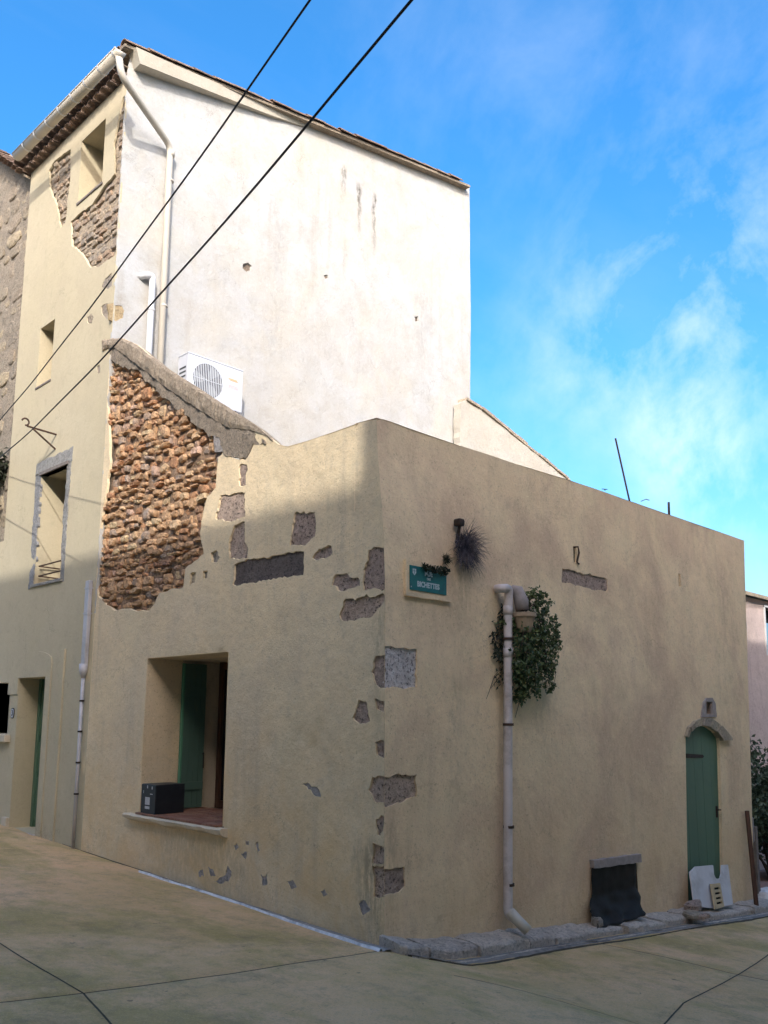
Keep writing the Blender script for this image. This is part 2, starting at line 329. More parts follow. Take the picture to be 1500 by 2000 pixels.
class MB:
    def __init__(s): s.V = []; s.F = []
    def add(s, V, F):
        n = len(s.V); s.V += [tuple(v) for v in V]; s.F += [tuple(i+n for i in f) for f in F]; return s
    def box(s, x0, x1, y0, y1, z0, z1, bev=0):
        if bev == 0:
            V = [(x, y, z) for z in (z0, z1) for x, y in ((x0, y0), (x1, y0), (x1, y1), (x0, y1))]
            return s.add(V, [(3, 2, 1, 0), (4, 5, 6, 7), (0, 1, 5, 4), (1, 2, 6, 5), (2, 3, 7, 6), (3, 0, 4, 7)])
        bm = bmesh.new(); bmesh.ops.create_cube(bm, size=1)
        for v in bm.verts: v.co = Vector(((x0+x1)/2+v.co.x*(x1-x0), (y0+y1)/2+v.co.y*(y1-y0), (z0+z1)/2+v.co.z*(z1-z0)))
        bmesh.ops.bevel(bm, geom=bm.edges[:], offset=bev, segments=2, affect='EDGES', profile=.6)
        bm.verts.index_update(); s.add([v.co[:] for v in bm.verts], [tuple(v.index for v in f.verts) for f in bm.faces]); bm.free(); return s
    def prism(s, poly, c0, c1):
        """poly in (a,b), extruded along c"""
        area = sum(poly[i][0]*poly[(i+1) % len(poly)][1]-poly[(i+1) % len(poly)][0]*poly[i][1] for i in range(len(poly)))
        if area < 0: poly = poly[::-1]
        n = len(poly); V = [(a, b, c1) for a, b in poly]+[(a, b, c0) for a, b in poly]
        return s.add(V, [tuple(range(n)), tuple(range(2*n-1, n-1, -1))]+[(i, i+n, (i+1) % n+n, (i+1) % n) for i in range(n)])
    def tube(s, pts, r, seg=10, cap=True):
        pts = [Vector(p) for p in pts]; rs = r if isinstance(r, (list, tuple)) else [r]*len(pts)
        rings = []; prev = None
        for i, p in enumerate(pts):
            t = (pts[min(i+1, len(pts)-1)]-pts[max(i-1, 0)]).normalized()
            if prev is None: u = t.orthogonal().normalized()
            else: u = (prev - t*prev.dot(t)).normalized()
            prev = u; w = t.cross(u)
            rings.append([p+(u*math.cos(2*math.pi*k/seg)+w*math.sin(2*math.pi*k/seg))*rs[i] for k in range(seg)])
        V = [v for g in rings for v in g]; F = []
        for i in range(len(pts)-1):
            for k in range(seg):
                a = i*seg+k; b = i*seg+(k+1) % seg; F.append((a, b, b+seg, a+seg))
        if cap: F += [tuple(range(seg-1, -1, -1)), tuple(range((len(pts)-1)*seg, len(pts)*seg))]
        return s.add(V, F)
    def build(s, name, mat, parent=None, fr=None, smooth=False, **k): return mk(name, s.V, s.F, mat, parent, fr, smooth, **k)
def bend(pts, rad=.05, n=5):
    """round the inner corners of a path"""
    pts = [Vector(p) for p in pts]; out = [pts[0]]
    for i in range(1, len(pts)-1):
        a, b, c = pts[i-1], pts[i], pts[i+1]; r = min(rad, (a-b).length*.45, (c-b).length*.45)
        p = b+(a-b).normalized()*r; q = b+(c-b).normalized()*r
        for k in range(n+1):
            t = k/n; out.append(p*(1-t)**2+b*2*t*(1-t)+q*t*t)
    out.append(pts[-1]); return out
def inside(p, poly):
    x, y = p; r = False; n = len(poly); j = n-1
    for i in range(n):
        xi, yi = poly[i]; xj, yj = poly[j]
        if (yi > y) != (yj > y) and x < (xj-xi)*(y-yi)/(yj-yi)+xi: r = not r
        j = i
    return r
def rough(poly, seg=.05, amp=.012, sd=0.0):
    """an irregular, broken outline along a polygon"""
    out = []; n = len(poly)
    for i in range(n):
        a = Vector(poly[i]); b = Vector(poly[(i+1) % n]); L = (b-a).length; k = max(1, int(L/seg)); d = (b-a)/max(L, 1e-6); m = Vector((-d.y, d.x))
        for j in range(k):
            p = a+(b-a)*(j/k); f = amp*(noise.noise(Vector((p.x*9, p.y*9, sd)))+.8*noise.noise(Vector((p.x*31, p.y*31, sd+5))))
            p = p + m*f*(1.6 if j else .6) + d*f*.3; out.append((p.x, p.y))
    return out
def grow(poly, d):
    cx = sum(p[0] for p in poly)/len(poly); cy = sum(p[1] for p in poly)/len(poly); out = []
    for x, y in poly:
        l = math.hypot(x-cx, y-cy) or 1; out.append((x+(x-cx)/l*d, y+(y-cy)/l*d))
    return out
def sheet(outer, holes, grid, extra=None):
    """triangulated sheet of a polygon with holes and inner grid points -> pts, tris"""
    pts = []; edges = []
    for lp in [outer]+holes:
        n0 = len(pts); pts += [Vector(p) for p in lp]; edges += [(n0+i, n0+(i+1) % len(lp)) for i in range(len(lp))]
    xs = [p[0] for p in outer]; ys = [p[1] for p in outer]
    if grid:
        hb = [(min(p[0] for p in h), max(p[0] for p in h), min(p[1] for p in h), max(p[1] for p in h), h) for h in holes]
        y = min(ys)+grid*.5; r = 0
        while y < max(ys):
            x = min(xs)+grid*(.25 if r % 2 else .75)
            while x < max(xs):
                p = (x+rnd.uniform(-.2, .2)*grid, y+rnd.uniform(-.2, .2)*grid)
                if inside(p, outer) and not any(h[0] <= p[0] <= h[1] and h[2] <= p[1] <= h[3] and inside(p, h[4]) for h in hb): pts.append(Vector(p))
                x += grid
            y += grid*.9; r += 1
    vo, eo, fo, _, _, _ = delaunay_2d_cdt(pts, edges, [], 0, 1e-5)
    hb = [(min(p[0] for p in h), max(p[0] for p in h), min(p[1] for p in h), max(p[1] for p in h), h) for h in holes]
    T = []
    for f in fo:
        c = ((vo[f[0]].x+vo[f[1]].x+vo[f[2]].x)/3, (vo[f[0]].y+vo[f[1]].y+vo[f[2]].y)/3)
        if not inside(c, outer): continue
        if any(h[0] <= c[0] <= h[1] and h[2] <= c[1] <= h[3] and inside(c, h[4]) for h in hb): continue
        a, b, d = (vo[i] for i in f)
        if (b-a).cross(d-a) < 0: f = f[::-1]
        T.append(tuple(f))
    return vo, T
def skin(name, fr, outer, holes, depth, mat, parent, grid=.16, amp=.006, c0=0, fine=0, disp=None, skirt=True, ph=0, openings=(), noskirt=None):
    vo, T = sheet(outer, list(holes)+[list(map(tuple, q)) for q in openings], grid)
    def dz(p):
        if disp: return disp(p)
        return amp*1.6*noise.noise(Vector((p[0]*1.1, p[1]*1.1, 3+ph)))+amp*noise.noise(Vector((p[0]*3.3, p[1]*3.3, 7+ph)))+fine*noise.noise(Vector((p[0]*17, p[1]*17, ph)))
    V = [(p.x, p.y, c0+dz(p)) for p in vo]; F = list(T); ns = len(F)
    if skirt:
        for k, lp in enumerate([outer]+holes):
            ar = sum(lp[i][0]*lp[(i+1) % len(lp)][1]-lp[(i+1) % len(lp)][0]*lp[i][1] for i in range(len(lp)))
            if (ar < 0) == (k == 0): lp = lp[::-1]
            n0 = len(V); n = len(lp)
            low_ = grow(lp, -.011) if (k and depth < .06 and not noskirt) or (k and noskirt and not any(noskirt(q) for q in lp)) else lp
            V += [(p[0], p[1], c0+dz(p)) for p in lp]+[(q[0], q[1], c0+min(0, dz(p))-depth*.6) for p, q in zip(lp, low_)]
            F += [(n0+i, n0+n+i, n0+n+(i+1) % n, n0+(i+1) % n) for i in range(n) if not (noskirt and noskirt(lp[i]) and noskirt(lp[(i+1) % n]))]
    o = mk(name, V, F, mat, parent, fr)
    o.data.polygons.foreach_set('use_smooth', [i < ns for i in range(len(F))])
    return o
def patch_stone(fr, poly, parent, mat, c=-.012, amp=.012, name='stone', grid=.035, sd=0, cl=None):
    """a stone face seen through a hole in the render: uneven, set back behind the render"""
    g = rough(grow(poly, .025), .05, .008, sd)
    if cl: g = cl(g)
    w = max(p[0] for p in poly)-min(p[0] for p in poly)
    gr = max(grid, w/14)
    return skin(name, fr, g, [], .05, mat, parent, grid=gr, c0=c, disp=lambda p: amp*(noise.noise(Vector((p[0]*8, p[1]*8, sd+2)))+.7*noise.noise(Vector((p[0]*24, p[1]*24, sd+4)))))
def rect(a0, a1, b0, b1): return [(a0, b0), (a1, b0), (a1, b1), (a0, b1)]
def reveal(name, fr, poly, c0, c1, mat, parent):
    """inner faces of an opening from c0 back to c1"""
    n = len(poly); ar = sum(poly[i][0]*poly[(i+1) % n][1]-poly[(i+1) % n][0]*poly[i][1] for i in range(n))
    if ar < 0: poly = poly[::-1]
    V = []; F = []
    for i in range(n):
        a, b = poly[i], poly[(i+1) % n]; k = len(V)
        V += [(a[0], a[1], c0), (b[0], b[1], c0), (b[0], b[1], c1), (a[0], a[1], c1)]; F.append((k, k+1, k+2, k+3))
    return mk(name, V, F, mat, parent, fr)
def place(me, name, fr, a, b, c, scale, rotz, parent, mat=None):
    o = bpy.data.objects.new(name, me); COL.objects.link(o)
    o.parent = parent
    m = fr.rot @ Matrix.Rotation(rotz, 3, 'Z')
    o.rotation_euler = m.to_euler(); o.location = fr.P(a, b, c)-wloc(parent); o.scale = scale
    return o
def stone_mesh(name, mat, sd, n=9, bulge=.35):
    """unit rubble stone, about 1 x 1 in a, b, front at c = 0..bulge, back at -1"""
    r = random.Random(sd); V = []; F = []
    ang = [2*math.pi*(i+r.uniform(-.28, .28))/n for i in range(n)]
    base = []
    for t in ang:
        c, s_ = math.cos(t), math.sin(t); k = 1/max(abs(c), abs(s_))
        rad = .5*(k*.62+.38)*r.uniform(.88, 1.03); base.append((c*rad, s_*rad))
    V += [(x, y, -1.0) for x, y in base]; V += [(x, y, -.12+r.uniform(-.1, .1)) for x, y in base]
    tx, ty = r.uniform(-.3, .3), r.uniform(-.3, .3)
    V += [(x*.76+r.uniform(-.04, .04), y*.76+r.uniform(-.04, .04), bulge*(.6+tx*x*2+ty*y*2)+r.uniform(-.1, .12)) for x, y in base]
    V += [(r.uniform(-.14, .14), r.uniform(-.14, .14), bulge*(.75+r.uniform(-.3, .4)))]
    for k in (0, 1): F += [(k*n+i, k*n+(i+1) % n, (k+1)*n+(i+1) % n, (k+1)*n+i) for i in range(n)]
    F += [(2*n+i, 2*n+(i+1) % n, 3*n) for i in range(n)]
    me = bpy.data.meshes.new(name); me.from_pydata(V, [], F); me.materials.append(MATS[mat]); me.update(); return me
def course_fill(fr, poly, parent, meshes, hmin, hmax, lmin, lmax, c, dep, name='stone', limit=300, sd=1, gap=.006, holes=[], keep=None, wild=0):
    """lay stones in rough courses inside a polygon"""
    r = random.Random(sd); b = min(p[1] for p in poly); top = max(p[1] for p in poly); a0 = min(p[0] for p in poly); a1 = max(p[0] for p in poly)
    L = []; A0, A1 = keep or (-99, 99)
    while b < top:
        h = r.uniform(hmin, hmax); a = a0-r.uniform(0, lmax)
        while a < a1:
            l = r.uniform(lmin, lmax); ce = (a+l/2, b+h/2+.012*math.sin(a*3))
            if ce[0]+l/2 > A1: l = (A1-a); ce = (a+l/2, ce[1])
            if ce[0]-l/2 < A0: l = a+l-A0; ce = (A0+l/2, ce[1])
            if l < .05: a += max(l, .03); continue
            h2_ = h*r.uniform(.8, 1.08)
            if wild:
                ce = (ce[0], ce[1]+.07*noise.noise(Vector((ce[0]*1.3, ce[1]*1.3, 5)))+.045*noise.noise(Vector((ce[0]*4, ce[1]*4, 8)))+r.uniform(-.018, .018))
                if r.random() < .13: h2_ *= 1.6; l2_ = l
                if r.random() < .18: h2_ *= .62
            if inside(ce, poly) and not any(inside(ce, q) for q in holes): L.append((ce, l, h2_))
            a += l
        b += h*.97
    r.shuffle(L)
    for i, (ce, l, h) in enumerate(L[:limit]):
        place(r.choice(meshes), name, fr, ce[0], ce[1], c+r.uniform(-.035, .02)*(1+.3*wild), ((l-gap)*(1 if not wild else r.choice((1, 1, .93))), h-gap, dep*(1 if not wild else r.uniform(.7, 1.3))), r.uniform(-.1, .1)*(1+1.2*wild), parent)
    rest = L[limit:]
    if rest:
        V = []; F = []
        for ce, l, h in rest:
            me = r.choice(meshes); n = len(V); V += [(ce[0]+v.co.x*(l-gap), ce[1]+v.co.y*(h-gap), c+v.co.z*dep) for v in me.vertices]
            F += [tuple(n+i for i in p.vertices) for p in me.polygons]
        o = mk(name+'_infill', V, F, meshes[0].materials[0].name, parent, fr); o['kind'] = 'stuff'
    return len(L)
def leaves(n, fpos, size, sd=0, long=1.5, aim=None, curl=.25):
    """n little folded leaves scattered by fpos(r) -> V, F, tone"""
    r = random.Random(sd); V = []; F = []; T = []
    for i in range(n):
        p, nd = fpos(r); s = size*r.uniform(.6, 1.35)
        d = Vector((r.gauss(0, 1), r.gauss(0, 1), r.gauss(0, 1)-.3)).normalized()
        if aim: d = (d*.7+aim).normalized()
        nn = (Vector((r.gauss(0, 1), r.gauss(0, 1), r.gauss(0, 1))).normalized()+nd*1.1).normalized()
        w = d.cross(nn).normalized(); u = w.cross(d)
        k = len(V); V += [p, p+d*s*long*.5+w*s*.5+u*s*curl, p+d*s*long, p+d*s*long*.5-w*s*.5+u*s*curl]
        F += [(k, k+1, k+2), (k, k+2, k+3)]; t = r.random(); T += [t]*4
    return V, F, T

# ------------------------------------------------------------------ ground
def sm(x, a, b): t = min(1, max(0, (x-a)/(b-a))); return t*t*(3-2*t)
def g(x, y):
    cx = max(-14, min(16, x)); cy = max(-14, min(16, y))
    return .033*cy-.085*cx-.11*sm(x, -.25, .7)+.004 + (.025*sm(y, 3, 8))
def gpx(px, py, lift=0):
    d = ray(px, py); z = 0.0
    for _ in range(40):
        t = (z-CAM.z)/d.z; P = CAM+d*t; z = .5*z+.5*(g(P.x, P.y)+lift)
    return P
def ground():
    lines = [[(-200, 1730), (0, 1843), (80, 1892), (165, 1939), (225, 2010), (300, 2110)], [(-300, 2005), (0, 1958), (165, 1939), (440, 1903), (600, 1878), (742, 1857)],
             [(1165, 1842), (1300, 1870), (1442, 1904), (1600, 1935)], [(1600, 1805), (1500, 1865), (1442, 1904), (1335, 1960), (1240, 2025)], [(885, 1905), (1060, 1945), (1260, 2003), (1400, 2050)]]
    pts = []; edges = []; depth = {}
    def sub_line(L):
        P = [gpx(*q) for q in L]; out = []
        for i in range(len(P)-1):
            n = max(1, int((P[i+1]-P[i]).length/.12))
            out += [P[i].lerp(P[i+1], k/n) for k in range(n)]
        out.append(P[-1]); return [Vector((p.x+.012*noise.noise(p*2), p.y+.012*noise.noise(p*2+Vector((5, 5, 5))))) for p in out]
    segs = []
    for L in lines:
        c = sub_line(L); k0 = len(pts)
        for off in (-.0075, 0, .0075):
            n0 = len(pts)
            for i, p in enumerate(c):
                t = (c[min(i+1, len(c)-1)]-c[max(i-1, 0)]).normalized(); pts.append(p+Vector((-t.y, t.x))*off)
            edges += [(n0+i, n0+i+1) for i in range(len(c)-1)]
        segs += [(c[i], c[i+1]) for i in range(len(c)-1)]
    def near(p):
        m = 9
        for a, b in segs:
            if abs(a.x-p.x) > .5 or abs(a.y-p.y) > .5: continue
            ab = b-a; t = max(0, min(1, (p-a).dot(ab)/max(ab.dot(ab), 1e-9))); m = min(m, (a+ab*t-p).length)
        return m
    x = -9.0
    while x < 11:
        y = -9.0
        while y < 10:
            if not (x > .6 and y > .6):
                q = Vector((x+rnd.uniform(-.05, .05), y+rnd.uniform(-.05, .05)))
                if near(q) > .03: pts.append(q)
            y += .2
        x += .2
    for k in (-400, -150, -60, -25, -14, 16, 25, 60, 150, 400):
        for j in (-400, -150, -60, -25, -14, -5, 0, 8, 16, 25, 60, 150, 400):
            pts.append(Vector((k, j)))
            if abs(j) > 13 or j == 0: pass
    for j in (-400, -150, -60, -25, -14, 16, 25, 60, 150, 400):
        for k in (-5, 0, 8): pts.append(Vector((k, j)))
    vo, eo, fo, ov, _, _ = delaunay_2d_cdt(pts, edges, [], 0, 1e-5)
    V = []
    for p in vo:
        m = near(p) if abs(p.x) < 12 and abs(p.y) < 12 else 9
        V.append((p.x, p.y, g(p.x, p.y)+.006*noise.noise(Vector((p.x*.9, p.y*.9, 0)))-(.012 if m < .006 else 0)))
    F = []; mi = []
    for f in fo:
        a, b, c = (vo[i] for i in f); F.append(tuple(f) if (b-a).cross(c-a) > 0 else tuple(f[::-1]))
        ce = (a+b+c)/3; mi.append(1 if max((a-b).length, (b-c).length, (c-a).length) < .3 and near(ce) < .009 else 0)
    o = mk('street', V, F, None, mats=['street_concrete', 'joint_dark'], mi=mi, smooth=True, org=Vector((0, 0, 0)))
    tag(o, kind='structure', label='tan concrete street surface stained green, cut by dark joints')
ground()

# ------------------------------------------------------------------ low corner building
LOW = empty('corner_house', (3, 3, 0), 'low ochre plastered corner house with bare stone patches and a green arched door', 'house')
AJ = -5.74                                    # a of the joint between the low house and the tall house on the street wall
topA = FA.poly([(545, 869), (562, 872), (600, 861), (650, 844), (700, 826), (733, 816)])
topB = FB.poly([(737, 816), (760, 822), (830, 847), (900, 871), (1000, 904), (1110, 937), (1200, 968), (1300, 1003), (1400, 1037), (1453, 1056)])
rubble_px = [(216, 690), (255, 713), (283, 741), (318, 775), (352, 803), (392, 832), (408, 851), (431, 852), (437, 874), (426, 893), (421, 952), (405, 970), (398, 998), (391, 1040), (398, 1082), (380, 1097), (362, 1110), (357, 1147), (311, 1159), (302, 1178), (290, 1194), (220, 1190), (192, 1166), (184, 1110), (192, 1057), (206, 970), (215, 900), (212, 830), (208, 753), (211, 707)]
mortar_px = [(212, 664), (241, 660), (269, 672), (311, 709), (374, 749), (444, 795), (500, 830), (545, 868), (493, 869), (489, 880), (479, 897), (450, 891), (440, 889), (436, 874), (431, 852), (408, 851), (392, 832), (352, 803), (318, 775), (283, 741), (255, 713), (216, 692)]
coping_px = [(203, 664), (241, 660), (269, 672), (311, 709), (374, 749), (444, 795), (500, 830), (549, 870), (520, 872), (493, 865), (430, 830), (374, 795), (325, 767), (269, 718), (214, 676)]
Astones = {
 'basalt': [[(468, 908), (482, 907), (481, 950), (467, 949)], [(431, 967), (452, 965), (480, 960), (478, 1010), (447, 1020), (420, 1013)],
            [(478, 1019), (457, 1027), (447, 1060), (448, 1092), (484, 1092), (483, 1067), (478, 1058)], [(575, 1002), (615, 1000), (615, 1047), (597, 1065), (566, 1065)],
            [(610, 1091), (623, 1070), (647, 1067), (649, 1080), (633, 1092)], [(653, 1124), (680, 1122), (702, 1133), (703, 1146), (663, 1155), (647, 1142)],
            [(720, 1073), (746, 1070), (747, 1150), (710, 1152), (709, 1113)], [(673, 1170), (745, 1162), (744, 1176), (727, 1205), (670, 1213), (663, 1203)],
            [(733, 1282), (746, 1279), (747, 1345), (733, 1337), (725, 1313)], [(700, 1367), (717, 1373), (722, 1410), (707, 1413), (688, 1403)],
            [(732, 1363), (746, 1370), (746, 1397), (736, 1385)], [(731, 1448), (746, 1448), (745, 1482), (734, 1472)],
            [(727, 1517), (747, 1515), (747, 1573), (730, 1563), (718, 1543)], [(734, 1600), (744, 1595), (743, 1634), (737, 1630)], [(728, 1647), (746, 1655), (747, 1685), (728, 1687)],
            [(727, 1691), (747, 1693), (747, 1750), (730, 1752)]],
 'tan_stone': [[(412, 1080), (424, 1076), (430, 1088), (424, 1100), (414, 1098)], [(371, 1121), (383, 1117), (381, 1138), (370, 1143)], [(396, 1117), (406, 1114), (405, 1128), (397, 1130)]],
 'black_stone': [[(458, 1103), (487, 1093), (540, 1084), (580, 1077), (594, 1077), (592, 1123), (540, 1130), (463, 1143), (454, 1142)]],
 'cement_patch': [[(455, 1650), (462, 1646), (466, 1655), (459, 1662)], [(470, 1668), (482, 1664), (480, 1678)], [(560, 1722), (572, 1718), (580, 1732), (568, 1738)], [(388, 1700), (396, 1698), (398, 1712), (390, 1710)], [(700, 1765), (712, 1758), (724, 1776), (708, 1788)], [(625, 1740), (634, 1736), (640, 1748), (630, 1752)], [(590, 1530), (601, 1528), (622, 1542), (626, 1557), (612, 1552)], [(498, 1647), (504, 1644), (508, 1662), (502, 1668)], [(508, 1705), (513, 1712), (522, 1706), (522, 1728), (512, 1730)], [(404, 1693), (415, 1697), (421, 1712), (411, 1712)], [(478, 1640), (486, 1642), (486, 1651), (479, 1650)],
                 [(443, 1690), (452, 1703), (446, 1722), (432, 1726), (416, 1722), (440, 1708)]],
}
Bstones = {
 'pale_basalt': [[(755, 1262), (813, 1268), (813, 1343), (754, 1342)]],
 'basalt': [[(752, 1517), (813, 1513), (813, 1555), (787, 1567), (758, 1575), (751, 1574)], [(752, 1698), (790, 1693), (791, 1730), (780, 1743), (752, 1752)],
            [(1098, 1110), (1187, 1130), (1187, 1153), (1160, 1152), (1097, 1137)]],
}
winA_px = [(288, 1286), (446, 1273), (434, 1628), (272, 1600)]
winA = FA.poly(winA_px)
SILLZ = .80
winA[2] = (winA[2][0], SILLZ); winA[3] = (winA[3][0], SILLZ)
zb = -.9
ztopA = FA.px(735, 815)[1]
# street wall render: outline from the joint round to the corner
cA = [(-ub(z_), z_) for z_ in (zb, .8, 2.2, 3.3, 3.7, 4.1, 4.5, ztopA-.02)]
def eB(a, b): return -(ub(b)-KB*b)*(1-sm(a, 0, 2.2))
rub = FA.poly(rubble_px); mort = FA.poly(mortar_px)
copA = FA.poly([(545, 869)])[0]
upper = [(AJ, FA.px(215, 663)[1]), FA.px(241, 661), FA.px(269, 674), FA.px(311, 711), FA.px(374, 751), FA.px(444, 797), FA.px(500, 832)]
outA = [(AJ, zb)] + [(-4.5, zb), (-3, zb), (-1.5, zb)] + cA + [(a, b) for a, b in reversed(topA[:-1])] + upper[::-1]
holeMR = [(216, 690)] + rubble_px[1:7]            # the bare area = mortar band + rubble, one hole in the render
bare_px = [(211, 700), (208, 753), (212, 830), (215, 900), (206, 970), (192, 1057), (184, 1110), (192, 1166), (220, 1190), (290, 1194), (302, 1178), (311, 1159), (357, 1147), (362, 1110), (380, 1097), (398, 1082), (391, 1040), (398, 998), (405, 970), (421, 952), (426, 893), (437, 880), (450, 893), (479, 899), (489, 882), (494, 870), (500, 848), (470, 825), (436, 801), (374, 760), (311, 720), (269, 686), (241, 674), (214, 674)]
bare = rough(FA.poly(bare_px), .06, .016, 1)
cornerA = lambda q: [(x+6 if x >= 744 else x, y) for x, y in q]
cornerB = lambda q: [(x-6 if x <= 758 else x, y) for x, y in q]
holesA = [bare]
for m_, L in Astones.items():
    for q in L: holesA.append(rough(FA.poly(cornerA(q)), .03, .016, 2))
# a stone hole that runs to the corner edge must stop short of it
def clampc(poly): return [(min(a, -ub(b)-.002), b) for a, b in poly]
holesA = [clampc(h) for h in holesA]
def dispA(p):
    v = .009*noise.noise(Vector((p[0]*.9, p[1]*.9, 3)))+.005*noise.noise(Vector((p[0]*3.3, p[1]*3.3, 7)))+.002*noise.noise(Vector((p[0]*11, p[1]*11, 4)))
    for (x, y), r, h in FLK:
        d = math.hypot((p[0]-x)*1.5, p[1]-y)/r
        if d < 1: v -= h*(1-d*d)*(.5+noise.noise(Vector((p[0]*25, p[1]*25, 1))))
    return v
FLK = [(FA.px(610, 1470), .17, .06), (FA.px(590, 1440), .1, .045), (FA.px(625, 1430), .1, .045), (FA.px(598, 1370), .1, .04), (FA.px(520, 1430), .11, .035), (FA.px(530, 1460), .09, .035), (FA.px(690, 1580), .14, .014), (FA.px(540, 1690), .12, .015), (FA.px(660, 1660), .2, .012)]
skin('street_wall', FA, [(AJ if a < AJ+.02 else a, b) for a, b in rough(outA, .25, .004, 9)], holesA, .055, 'plaster_street', LOW, grid=.085, disp=lambda p: dispA(p)*sm(-p[0]-ub(p[1]), 0, .1), openings=[winA], noskirt=lambda p: p[0] > -ub(p[1])-.012)
# masonry core behind the render, with the window opening
core = [(a, b-.03) for a, b in outA if b > 0] 
coreA = [(AJ, zb), (-.06, zb), (-.09, 3.3), (-ub(ztopA)-.06, ztopA-.04)] + [(a, b-.04) for a, b in reversed(topA[:-1])] + [(a, b-.04) for a, b in upper[::-1]]
skin('masonry', FA, coreA, [], .05, 'mortar', LOW, grid=.25, amp=.01, c0=-.058, openings=[winA, grow(bare, -.02)])
k_ = 0
for m_, L in Astones.items():
    for q in L:
        k_ += 1
        mm = {'black_stone': 'black_stone'}.get(m_, m_)
        pq = clampc(FA.poly(cornerA(q)))
        dd = .006 if m_ == 'cement_patch' else .018
        o = patch_stone(FA, pq, LOW, mm, c=-dd, amp=.005 if m_ == 'cement_patch' else .013, name='cement_patch' if m_ == 'cement_patch' else 'wall_stone', sd=k_, cl=lambda g_: [(min(a, -ub(b)-.02), b) for a, b in g_])
# side wall render
def pxB(x, y):
    q = FB.px(x, y)
    for _ in range(4): q = FB.px(x, y, eB(max(0, q[0]), q[1]))
    return q
topB = [pxB(*q) for q in [(737, 816), (745, 818), (760, 822), (790, 833), (830, 847), (900, 871), (1000, 904), (1110, 937), (1200, 968), (1300, 1003), (1400, 1037), (1453, 1056)]]
outB = [(0.0, zb)] + [(1.5, zb-.3), (3, zb-.4), (5, zb-.6), FB.px(1478, 1840)] + [FB.px(1474, 1760), FB.px(1468, 1560), FB.px(1461, 1330), FB.px(1455, 1130)] + topB[:0:-1] + [(.03, ztopA-.015), (0.0, ztopA-.02), (0, 4.5), (0, 4.1), (0, 3.7), (0, 3.3), (0, 2.2), (0, .8)]
doorB_px = [(1345, 1790), (1341, 1600), (1339, 1440), (1343, 1429), (1352, 1421), (1365, 1417), (1380, 1419), (1394, 1428), (1404, 1441), (1406, 1460), (1410, 1600), (1414, 1775)]
doorB = FB.poly(doorB_px)
holesB = []
for m_, L in Bstones.items():
    for q in L: holesB.append([(max(a, .002), b) for a, b in rough(FB.poly(cornerB(q)), .03, .013, 3)])
vent = FB.poly([(1377, 1370), (1389, 1371), (1390, 1396), (1378, 1395)])
ventarch_px = [(1339, 1442), (1345, 1430), (1357, 1417), (1370, 1398), (1374, 1372), (1384, 1362), (1394, 1372), (1398, 1398), (1408, 1416), (1421, 1436), (1421, 1446), (1405, 1446), (1404, 1441), (1394, 1428), (1380, 1419), (1365, 1417), (1352, 1421), (1343, 1429)]
holeslots = [FB.poly([(1119, 1066), (1126, 1067), (1127, 1099), (1121, 1100)]), FB.poly([(1324, 1120), (1329, 1121), (1330, 1146), (1325, 1146)])]
cellar = FB.poly([(1158, 1690), (1242, 1678), (1250, 1800), (1160, 1815)])
holesB += holeslots
def dispB(p): return eB(p[0], p[1])+sm(p[0], 0, .1)*dB_(p)
def dB_(p): return .010*noise.noise(Vector((p[0]*.8, p[1]*.8, 23)))+.005*noise.noise(Vector((p[0]*3.1, p[1]*3.1, 17)))+.0015*noise.noise(Vector((p[0]*11, p[1]*11, 14)))
skin('side_wall', FB, rough(outB, .25, .003, 5), holesB, .05, 'plaster_side', LOW, grid=.1, disp=dispB, openings=[doorB, cellar, vent], noskirt=lambda p: p[0] < .012)
skin('masonry', FB, [(.06, zb), FB.px(1466, 1760), FB.px(1449, 1330), FB.px(1447, 1065)]+[(a, b-.05) for a, b in topB[-2:0:-1]]+[(.06, ztopA-.09), (.06, 3.3)], [], .05, 'mortar', LOW, grid=.25, disp=lambda p: eB(p[0], p[1])+.006*noise.noise(Vector((p[0], p[1], 0))), c0=-.058, openings=[doorB, cellar, vent])
k_ = 50
for m_, L in Bstones.items():
    for q in L:
        k_ += 1; patch_stone(FB, [(max(a, .002), b) for a, b in FB.poly(cornerB(q))], LOW, m_, c=-.014, amp=.012, name='corner_stone' if q[0][0] < 900 else 'wall_stone', sd=k_, cl=lambda g_: [(max(a, .019), b) for a, b in g_])
# slots in the side wall: dark recess behind
for h in holeslots+[vent]:
    skin('slot_recess', FB, grow(h, .02), [], .02, 'iron_rust' if h is holeslots[0] else 'dark_room', LOW, grid=0, amp=0, c0=-.045 if h is not vent else -.25)
reveal('vent_sides', FB, vent, 0, -.25, 'basalt', LOW)
# parapet top, inner face and terrace floor
m = MB()
TB = [(0, ztopA)] + topB[1:]
n = len(TB)
V = [(a, b-.004, .004+eB(a, b)) for a, b in TB]+[(a, b+.012, -.3+eB(a, b)) for a, b in TB]+[(a, b-.9, -.3+eB(a, b)) for a, b in TB]
m.add(V, [(i, i+1, n+i+1, n+i) for i in range(n-1)]+[(n+i, n+i+1, 2*n+i+1, 2*n+i) for i in range(n-1)])
m.build('parapet_top', 'plaster_side', LOW, FB)
m = MB(); TA = topA[:-1]+[(-.3-ub(ztopA), ztopA-.02)]; n = len(TA)
V = [(a, b-.004, .004) for a, b in TA]+[(a, b+.012, -.3) for a, b in TA]+[(a, b-.9, -.3) for a, b in TA]
m.add(V, [(i, i+1, n+i+1, n+i) for i in range(n-1)]+[(n+i, n+i+1, 2*n+i+1, 2*n+i) for i in range(n-1)])
m.build('parapet_top', 'plaster_street', LOW, FA)
MB().box(.3, 8.3, .4, 5.7, 4.0, 4.1).build('terrace_floor', 'cement_grey', LOW)
ee = [FB.P(*q, .0) for q in ([outB[4]]+outB[5:9]+[topB[-1]])]
